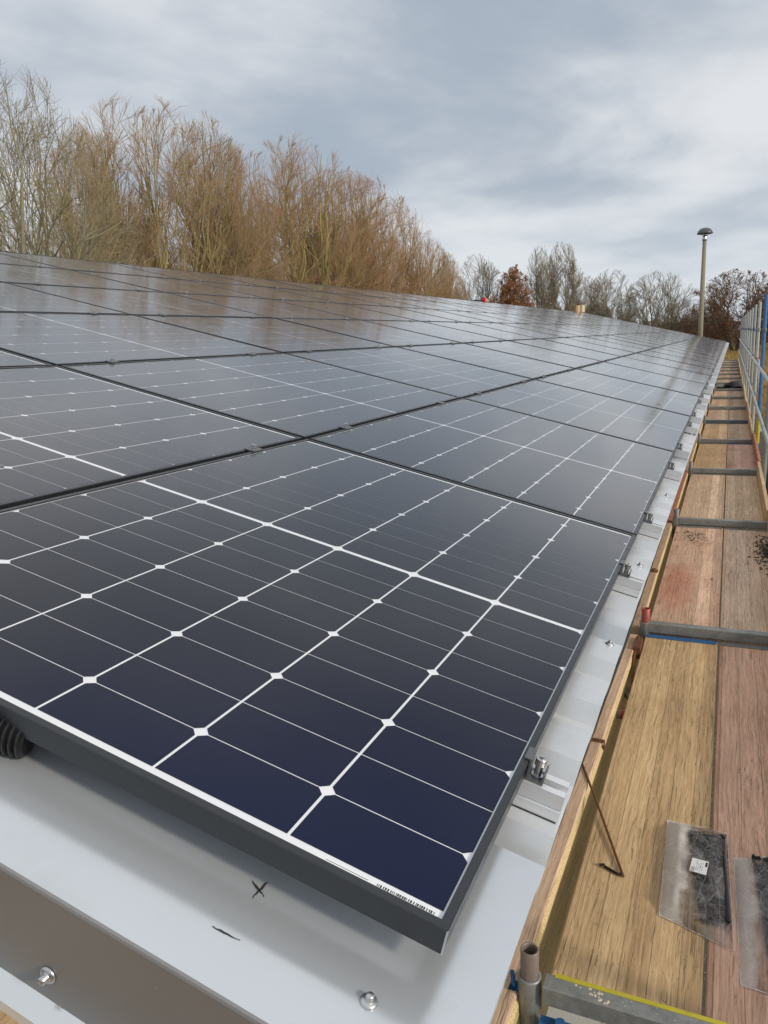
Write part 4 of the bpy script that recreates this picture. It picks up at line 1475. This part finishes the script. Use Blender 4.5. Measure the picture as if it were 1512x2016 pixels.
def crown_mesh(seed, H=13.0, rx=4.0, zb=0.12, ea=0.85, eb=0.6, stems=4, limbs=12, sub=(7, 6, 4), l2=0.22, l3=0.5, l4=0.65, twig=0.0075,
               trunk_r=0.16, wob=0.08, up=0.05, ang=(0.65, 0.6, 0.55), leaves=0, leafsize=0.08, fork=0.18, droop=0.0):
    """bare tree whose limbs reach out to an uneven rounded crown"""
    r_ = np.random.RandomState(seed)
    lump = r_.uniform(0, 6.28, 6)
    z0 = zb * H

    def env(p):
        h = np.clip((p[..., 2] - z0) / (H - z0), 0.0, 1.0)
        R_ = rx * np.maximum(1e-3, np.sin(np.pi * h ** ea)) ** eb
        az = np.arctan2(p[..., 1], p[..., 0])
        R_ = R_ * (1 + 0.13 * np.sin(2 * az + lump[0]) + 0.10 * np.sin(3 * az + lump[1] + 5 * h) + 0.07 * np.sin(7 * h + lump[2] + az))
        rho = np.hypot(p[..., 0], p[..., 1])
        return np.where((h <= 0) | (h >= 1), 9.0, rho / np.maximum(R_, 0.05))

    def fit(st, d, ln):
        out_ = ln * 0.16
        for q_ in (0.3, 0.45, 0.6, 0.8, 1.0):
            ok = env(st + d * (ln * q_)[:, None]) < 1.0
            out_ = np.where(ok, ln * q_, out_)
        return out_

    def bez(a, b_, c, n):
        t = np.linspace(0, 1, n + 1)[None, :, None]
        return a[:, None] * (1 - t) ** 2 + 2 * b_[:, None] * t * (1 - t) + c[:, None] * t ** 2

    def dirs(P):
        D = np.zeros_like(P); D[:, :-1] = P[:, 1:] - P[:, :-1]; D[:, -1] = D[:, -2]
        return norm(D)

    # stems
    a = np.arange(stems) * 6.28 / stems + r_.uniform(-.4, .4, stems)
    rr1 = rx * r_.uniform(0.25, 0.62, stems) * (stems > 1)
    top = np.stack([np.cos(a) * rr1, np.sin(a) * rr1, H * r_.uniform(.78, .95, stems)], 1)
    base = np.stack([np.cos(a) * 0.22 * (stems > 1), np.sin(a) * 0.22 * (stems > 1), np.zeros(stems)], 1)
    mid = base * 0.5 + top * 0.5 + np.stack([np.cos(a) * rr1 * .35, np.sin(a) * rr1 * .35, -0.05 * H * np.ones(stems)], 1)
    P = bez(base, mid, top, 12); P[:, 1:-1] += r_.normal(0, 0.10, P[:, 1:-1].shape)
    Rr = trunk_r * r_.uniform(.75, 1, stems)[:, None] * (1 - 0.93 * np.linspace(0, 1, 13)[None])
    D = dirs(P)
    trV, trF, cV, cF = [], [], [], []
    v_, f_ = tubes(P, Rr, 8); trV.append(v_); trF.append(f_)
    # limbs aimed at points spread over the crown surface
    n1 = stems * limbs
    hh = (np.arange(n1) + r_.uniform(0, 1, n1)) / n1
    hh = 0.10 + 0.88 * hh
    az = r_.uniform(0, 6.28, n1)
    si = (np.floor(r_.uniform(0, stems, n1))).astype(int)
    pz = z0 + hh * (H - z0)
    R_ = rx * np.maximum(0.02, np.sin(np.pi * hh ** ea)) ** eb * r_.uniform(.6, .97, n1)
    tgt = np.stack([np.cos(az) * R_, np.sin(az) * R_, pz], 1)
    # nearest stem by direction
    da = np.cos(az[:, None] - a[None]); si = np.argmax(da + r_.normal(0, .35, da.shape), 1)
    ts = np.clip(hh * r_.uniform(fork, 0.80, n1), 0.06, 0.93)
    k = (ts * 12).astype(int); fr_ = (ts * 12 - k)[:, None]
    st = P[si, k] * (1 - fr_) + P[si, k + 1] * fr_
    L = np.linalg.norm(tgt - st, axis=1)
    ctrl = st * 0.5 + tgt * 0.5 + np.stack([np.zeros(n1), np.zeros(n1), (0.10 - droop) * L], 1) + (tgt - st) * np.array([0.10, 0.10, -0.08])
    P1 = bez(st, ctrl, tgt, 9); P1[:, 1:-1] += r_.normal(0, 0.035, P1[:, 1:-1].shape) * L[:, None, None] ** .8
    rp_ = Rr[si, k] * 0.6
    r1 = np.minimum(rp_, 0.013 * L + 0.01)
    R1 = r1[:, None] * (1 - 0.86 * np.linspace(0, 1, 10)[None])
    v_, f_ = tubes(P1, R1, 5); trV.append(v_); trF.append(f_)
    P, Rr, D = P1, R1, dirs(P1)
    ln0 = l2 * H
    for li, nch in enumerate(sub):
        n, m1, _ = P.shape
        lo = 0.22 if li == 0 else 0.10
        t = np.minimum(lo + (1 - lo) * (np.arange(nch)[None] + r_.uniform(0, 1, (n, nch))) / nch, 0.995)
        k = (t * (m1 - 1)).astype(int); fr_ = (t * (m1 - 1) - k)[..., None]
        ii = np.arange(n)[:, None]
        S0 = (P[ii, k] * (1 - fr_) + P[ii, k + 1] * fr_).reshape(-1, 3)
        Dp = D[ii, k]
        Rp = (Rr[ii, k] * (1 - fr_[..., 0]) + Rr[ii, k + 1] * fr_[..., 0]).ravel()
        rand = norm(np.cross(Dp, r_.normal(0, 1, Dp.shape)))
        an = ang[li] * r_.uniform(.55, 1.3, (n, nch, 1))
        Dn = (Dp * np.cos(an) + rand * np.sin(an)).reshape(-1, 3)
        rad_ = S0 * np.array([1, 1, 0.0]); rad_ = rad_ / max(rx, .1)
        Dn = norm(Dn + 0.12 * rad_ + np.array([0, 0, up * 1.5]))
        last = li == len(sub) - 1
        ln = (ln0 * (1.15 - 0.55 * t) * r_.uniform(.6, 1.2, (n, nch))).ravel()
        ln = fit(S0, Dn, ln)
        rd = np.maximum(np.minimum(Rp * 0.7, 0.012 * ln + 0.003), twig * (1.5 if li == 0 else 1.15))
        if last: rd = twig * r_.uniform(.65, 1.15, rd.shape)
        nseg = 2 if last else (5 if li == 0 else 3)
        P, D, Rr = grow(r_, S0, Dn, ln, rd, nseg, wob * (1 + .3 * li), up * .5, 0.4 if not last else 0.45)
        v_, f_ = tubes(P, Rr, 4 if (li == 0 and len(sub) > 2) else 3)
        (trV if li == 0 else cV).append(v_); (trF if li == 0 else cF).append(f_)
        ln0 *= (l3, l4, l4)[li]
    out_ = {'trunk': fast_mesh('trunk', trV, trF, M['bark']), 'crown': fast_mesh('crown', cV, cF, M['twig'])}
    if leaves:
        n, m1, _ = P.shape
        ids = r_.randint(0, n, leaves)
        tt = r_.uniform(0, 1, (leaves, 1))
        C_ = P[ids, 0] * (1 - tt) + P[ids, -1] * tt + r_.normal(0, .06, (leaves, 3))
        A = norm(r_.normal(0, 1, (leaves, 3))); Bv = norm(np.cross(A, r_.normal(0, 1, (leaves, 3))))
        s_ = leafsize * r_.uniform(.6, 1.3, (leaves, 1))
        V = np.stack([C_ - A * s_, C_ + Bv * s_ * .6, C_ + A * s_, C_ - Bv * s_ * .6], 1).reshape(-1, 3)
        out_['leaves'] = fast_mesh('leaves', [V], [np.arange(leaves * 4).reshape(-1, 4)], M['leaf'], False)
    return out_


SP = {
    'willow_a': crown_mesh(1, rx=4.6, stems=5, limbs=12, zb=0.10, ea=0.80, eb=0.45, up=0.05, ang=(0.62, 0.52, 0.45), sub=(7, 5, 4), wob=0.06),
    'willow_b': crown_mesh(2, rx=4.4, stems=4, limbs=15, zb=0.12, eb=0.45, ea=0.85, up=0.05, ang=(0.62, 0.52, 0.45), sub=(7, 5, 4), wob=0.06),
    'willow_c': crown_mesh(12, rx=4.8, stems=3, limbs=20, zb=0.10, ea=0.75, eb=0.45, trunk_r=0.19, up=0.05, ang=(0.62, 0.52, 0.45), sub=(7, 5, 4), wob=0.06),
    'spread_a': crown_mesh(3, rx=6.0, stems=3, limbs=11, sub=(7, 6, 4), zb=0.12, ea=0.75, trunk_r=0.22, l2=0.26, wob=0.12, twig=0.009, droop=-0.05, up=0.02),
    'round_a': crown_mesh(4, H=12, rx=4.5, stems=3, limbs=13, sub=(9, 8), l3=0.55, twig=0.016, zb=0.14, ang=(0.6, 0.55, 0.5)),
    'round_b': crown_mesh(6, H=12, rx=5.0, stems=4, limbs=12, sub=(9, 8), l3=0.55, twig=0.015, zb=0.12, ang=(0.6, 0.55, 0.5), ea=0.75),
    'poplar': crown_mesh(7, H=16, rx=2.8, stems=2, limbs=28, sub=(8, 7), l2=0.13, l3=0.6, twig=0.014, zb=0.12, ea=0.8, eb=0.7, ang=(0.45, 0.45, 0.4), up=0.15, fork=0.5),
    'beech': crown_mesh(8, H=11, rx=3.0, stems=1, limbs=60, sub=(9, 7), l2=0.16, l3=0.6, twig=0.014, zb=0.05, ea=0.62, eb=0.62, leaves=20000, leafsize=0.08, up=0.08),
    'oak': crown_mesh(9, H=12, rx=6.0, stems=4, limbs=13, sub=(9, 8), l3=0.55, twig=0.016, zb=0.10, ea=0.78, wob=0.12, leaves=9000, leafsize=0.085, trunk_r=0.22),
    'shrub': crown_mesh(10, H=3.2, rx=2.2, stems=5, limbs=8, sub=(8, 7), l2=0.3, l3=0.6, twig=0.013, zb=0.0, ea=0.6, trunk_r=0.04, leaves=1200, leafsize=0.05, wob=0.12),
}
SPH = {'willow_a': 13, 'willow_b': 13, 'spread_a': 13, 'round_a': 12, 'round_b': 12, 'poplar': 16, 'beech': 11, 'oak': 12, 'shrub': 3.2}
HGT = {}
for k_, d_ in SP.items():
    co = np.empty(len(d_['crown'].vertices) * 3, np.float32); d_['crown'].vertices.foreach_get('co', co)
    co = co.reshape(-1, 3); HGT[k_] = (np.percentile(co[:, 2], 99.6), np.percentile(np.abs(co[:, 0]), 96))

CL = Vector(CAM_LOC); RX = Vector(R_RIGHT); DN = Vector(R_DOWN); FW = Vector(R_FWD)


def ray(px_, py_):
    return FW + RX * ((px_ - 756) / 1517.0) + DN * ((py_ - 1008) / 1517.0)


def tree(sp, name, px_, ytop, dist, bark, twigc, label, rot, wpx, leafc=None, group=None, gz=None, lichen=0.6):
    """place a tree whose top shows at photo pixel (px_, ytop) when it stands dist metres away"""
    d = ray(px_, ytop); hd = math.hypot(d.x, d.y); d = d * (dist / hd)
    x_, y_ = CL.x + d.x, CL.y + d.y
    top = CL.z + d.z
    if gz is None: gz = gh(x_)
    s_ = (top - gz) / HGT[sp][0]
    half = 0.5 * wpx / 1517.0 * dist * 0.95
    wx = max(0.72, min(1.7, half / (HGT[sp][1] * s_)))
    e_ = empty(name, loc=(x_, y_, gz))
    e_.rotation_euler = (0, 0, rot)
    e_.scale = (s_ * wx, s_ * wx, s_)
    tag(e_, label, 'tree' if sp != 'shrub' else 'shrub', group)
    for nm, me in SP[sp].items():
        c = link(nm, me, e_)
        if nm == 'trunk': c.color = (*bark, lichen)
        elif nm == 'crown': c.color = (*twigc, lichen * .8)
        else: c.color = (*leafc, 1)
    return e_


YB = (0.30, 0.255, 0.13)
RB = (0.45, 0.32, 0.21)
R2 = (0.47, 0.31, 0.20)
GB = (0.25, 0.24, 0.19)
gl = 'bare trees in the row behind the roof'
left = [
    ('spread_a', -30, 122, 29, GB, (0.34, 0.30, 0.22), 'grey green bare tree with arching boughs, cut by the left picture edge', 0.4, 435),
    ('spread_a', 88, 245, 36, YB, (0.40, 0.32, 0.20), 'yellowish bare tree just right of the left edge tree, low leaning boughs', 2.2, 303),
    ('willow_b', 172, 262, 40, YB, RB, 'reddish bare tree between the leaning tree and the tallest crown', 1.0, 250),
    ('willow_a', 272, 205, 38, YB, RB, 'tallest reddish bare tree of the row, left half of the double crown', 3.0, 316),
    ('willow_c', 350, 222, 40, YB, RB, 'tall reddish bare tree, right half of the double crown', 4.4, 303),
    ('willow_b', 420, 290, 43, YB, RB, 'bare tree on the right shoulder of the tallest pair', 5.5, 224),
    ('willow_a', 500, 292, 45, YB, R2, 'bare tree with pale yellow stems, left of the middle crown', 2.7, 277),
    ('willow_c', 580, 280, 47, (0.34, 0.31, 0.13), R2, 'bare tree with bright yellow stems in the middle crown', 5.0, 290),
    ('willow_b', 655, 340, 50, YB, R2, 'russet bare tree right of the middle crown', 1.9, 250),
    ('willow_a', 705, 352, 53, YB, R2, 'russet bare tree on the falling shoulder of the row', 3.6, 237),
    ('willow_c', 755, 392, 57, YB, R2, 'russet bare tree third from the low right end of the row', 0.9, 224),
    ('willow_b', 800, 450, 61, YB, R2, 'russet bare tree second from the low right end of the row', 4.1, 198),
    ('willow_a', 842, 490, 66, YB, RB, 'lowest russet bare tree at the right end of the row', 5.9, 165),
]
for sp_, x_, yt, ds, bk, tw, lb_, rt, wp_ in left:
    tree(sp_, 'bare_tree', x_, yt, ds, bk, tw, lb_, rt, wp_, group=gl)
# a second, lower rank shows between them
fill = [(445, 410, 60), (640, 420, 68)]
for q_, (x_, yt, ds) in enumerate(fill):
    tree('willow_b' if q_ % 2 else 'willow_a', 'bare_tree', x_, yt, ds, YB, RB, f'brown bare tree in the rear rank of the row, {ORD[q_]} from the left', q_ * 1.3, 170, group='rear rank of bare trees')
PG = (0.22, 0.205, 0.18)
gr = 'trees beyond the far end of the roof'
tree('poplar', 'bare_tree', 878, 500, 110, PG, (0.36, 0.29, 0.22), 'pale thin bare tree just right of the russet row', 0.5, 70, group=gr)
tree('round_a', 'bare_tree', 938, 503, 112, PG, (0.28, 0.26, 0.22), 'grey bare tree behind the red hood', 2.5, 95, group=gr)
tree('beech', 'beech_tree', 1010, 528, 108, PG, (0.30, 0.17, 0.10), 'rust red tree still holding its dry leaves', 1.0, 85, leafc=(0.34, 0.17, 0.085), group=gr)
tree('poplar', 'poplar_tree', 1064, 487, 115, (0.30, 0.28, 0.24), (0.34, 0.31, 0.27), 'left of two tall pale poplars', 4.0, 75, group=gr)
tree('poplar', 'poplar_tree', 1106, 478, 117, (0.30, 0.28, 0.24), (0.34, 0.31, 0.27), 'right and taller of two pale poplars', 1.8, 85, group=gr)
tree('round_b', 'bare_tree', 1155, 545, 125, PG, (0.34, 0.25, 0.18), 'brownish bare tree behind the carton on the ridge', 1.8, 80, group=gr)
tree('round_a', 'bare_tree', 1203, 532, 118, PG, (0.26, 0.24, 0.20), 'grey round bare tree right of the carton', 5.2, 95, group=gr)
tree('round_b', 'bare_tree', 1300, 535, 112, (0.2, 0.185, 0.15), (0.24, 0.22, 0.185), 'wide round bare tree standing alone left of the lamp post', 3.9, 130, group=gr)
tree('oak', 'oak_tree', 1455, 533, 106, (0.12, 0.10, 0.08), (0.21, 0.15, 0.115), 'broad dark oak with a few brown leaves behind the scaffold posts', 0.9, 150, leafc=(0.21, 0.10, 0.07), group=gr, lichen=.2)
tree('oak', 'oak_tree', 1392, 592, 130, (0.12, 0.10, 0.08), (0.21, 0.15, 0.115), 'smaller brown tree right behind the lamp post', 2.9, 80, leafc=(0.20, 0.10, 0.07), group=gr, lichen=.2)
tree('oak', 'oak_tree', 1548, 550, 110, (0.12, 0.10, 0.08), (0.21, 0.15, 0.115), 'brown tree at the right picture edge', 4.9, 140, leafc=(0.21, 0.10, 0.07), group=gr, lichen=.2)
tree('round_a', 'bare_tree', 1350, 588, 135, PG, (0.26, 0.235, 0.2), 'low grey bare tree between the lone tree and the lamp post', 0.3, 75, group=gr)
# shrubs along the foot of the far trees
rs_ = random.Random(77)
xs = [860, 905, 960, 1035, 1085, 1130, 1180, 1225, 1262, 1290, 1322, 1350, 1375, 1400, 1425, 1475, 1500, 1530]
for q_, x_ in enumerate(xs):
    yb = 600 if x_ < 1200 else (634 if x_ < 1340 else 646)
    tree('shrub', 'brown_shrub', x_, yb - rs_.uniform(0, 12), rs_.uniform(116, 140), (0.15, 0.12, 0.09), (0.27, 0.19, 0.14), f'brown leafless shrub at the foot of the far trees, {ORD[q_]} from the left', q_ * 1.7, rs_.uniform(55, 75), leafc=(0.21, 0.14, 0.085), group='shrubs below the far trees', lichen=.2)
# low wooded rise beyond
m_ = MB()
pts_ = []
NB_ = 90
rs_ = random.Random(5)
ring0, ring1, ring2 = [], [], []
hprev = 6
for k in range(NB_ + 1):
    a_ = rad(-60 + 150 * k / NB_)
    for R_, h_, lst in ((230, 0, ring0), (262, 5.2 + 1.0 * math.sin(k * .37) + 1.6 * math.sin(k * .9) + rs_.uniform(-.7, .7), ring1), (330, 0, ring2)):
        lst.append((CL.x + R_ * math.cos(a_), CL.y + R_ * math.sin(a_), GROUND + h_))
n = NB_ + 1
m_.add(ring0 + ring1 + ring2, [(k, k + 1, n + k + 1, n + k) for k in range(NB_)] + [(n + k, n + k + 1, 2 * n + k + 1, 2 * n + k) for k in range(NB_)])
o = m_.build('hills', M['brush'], None, True)
tag(o, kind='structure')

# ------------------------------------------------------------------ dry grass in the far field
rg = np.random.RandomState(2)
n = 26000
X = rg.uniform(44, 115, n); Y = rg.uniform(-16, 4, n) - (X - 44) * 0.02
h = rg.uniform(.12, .38, n); a = rg.uniform(0, 6.28, n); w = 0.03
GZ = np.array([gh(x) for x in X])
V = np.stack([np.stack([X - np.cos(a) * w, Y - np.sin(a) * w, GZ], 1), np.stack([X + np.cos(a) * w, Y + np.sin(a) * w, GZ], 1), np.stack([X + rg.normal(0, .08, n), Y + rg.normal(0, .08, n), GZ + h], 1)], 1).reshape(-1, 3)
me = fast_mesh('dry_grass', [V], [np.arange(n * 3).reshape(-1, 3)], mat('straw', flat((0.34, 0.22, 0.075), 0.9)), False)
tag(link('dry_grass', me), kind='stuff', label='dry brown grass of the field beyond the walkway', cat='grass')

# ------------------------------------------------------------------ timber stack beside the scaffold
rt = random.Random(9)
for s_, (x0, y0, n_l, n_w) in enumerate(((17.5, -3.4, 14, 6), (22.5, -3.6, 16, 6))):
    st_ = empty('timber_stack', loc=(x0, y0, GROUND))
    tag(st_, ['nearer stack of pale sawn boards on the ground beside the scaffold', 'farther stack of pale sawn boards on the ground beside the scaffold'][s_], 'timber stack')
    B1 = MB(); B1.box(0, 4.2, 0, 0.30, 0, 0.045); B1 = B1.mesh('board', M['wood'])
    B2 = MB(); B2.box(0, 0.07, 0, 2.0, 0, 0.05); B2 = B2.mesh('batten', M['timber'])
    for l in range(n_l):
        for w_ in range(n_w):
            o = link('board', B1, st_); o.location = (rt.uniform(-.08, .08), w_ * 0.325 + rt.uniform(0, .01), 0.06 + l * 0.10)
            o.color = (rt.uniform(.38, .5), rt.uniform(.28, .36), rt.uniform(.15, .22), 0.1)
        for q_ in range(3):
            o = link('batten', B2, st_); o.location = (0.3 + q_ * 1.7, -0.02, 0.008 + l * 0.10)
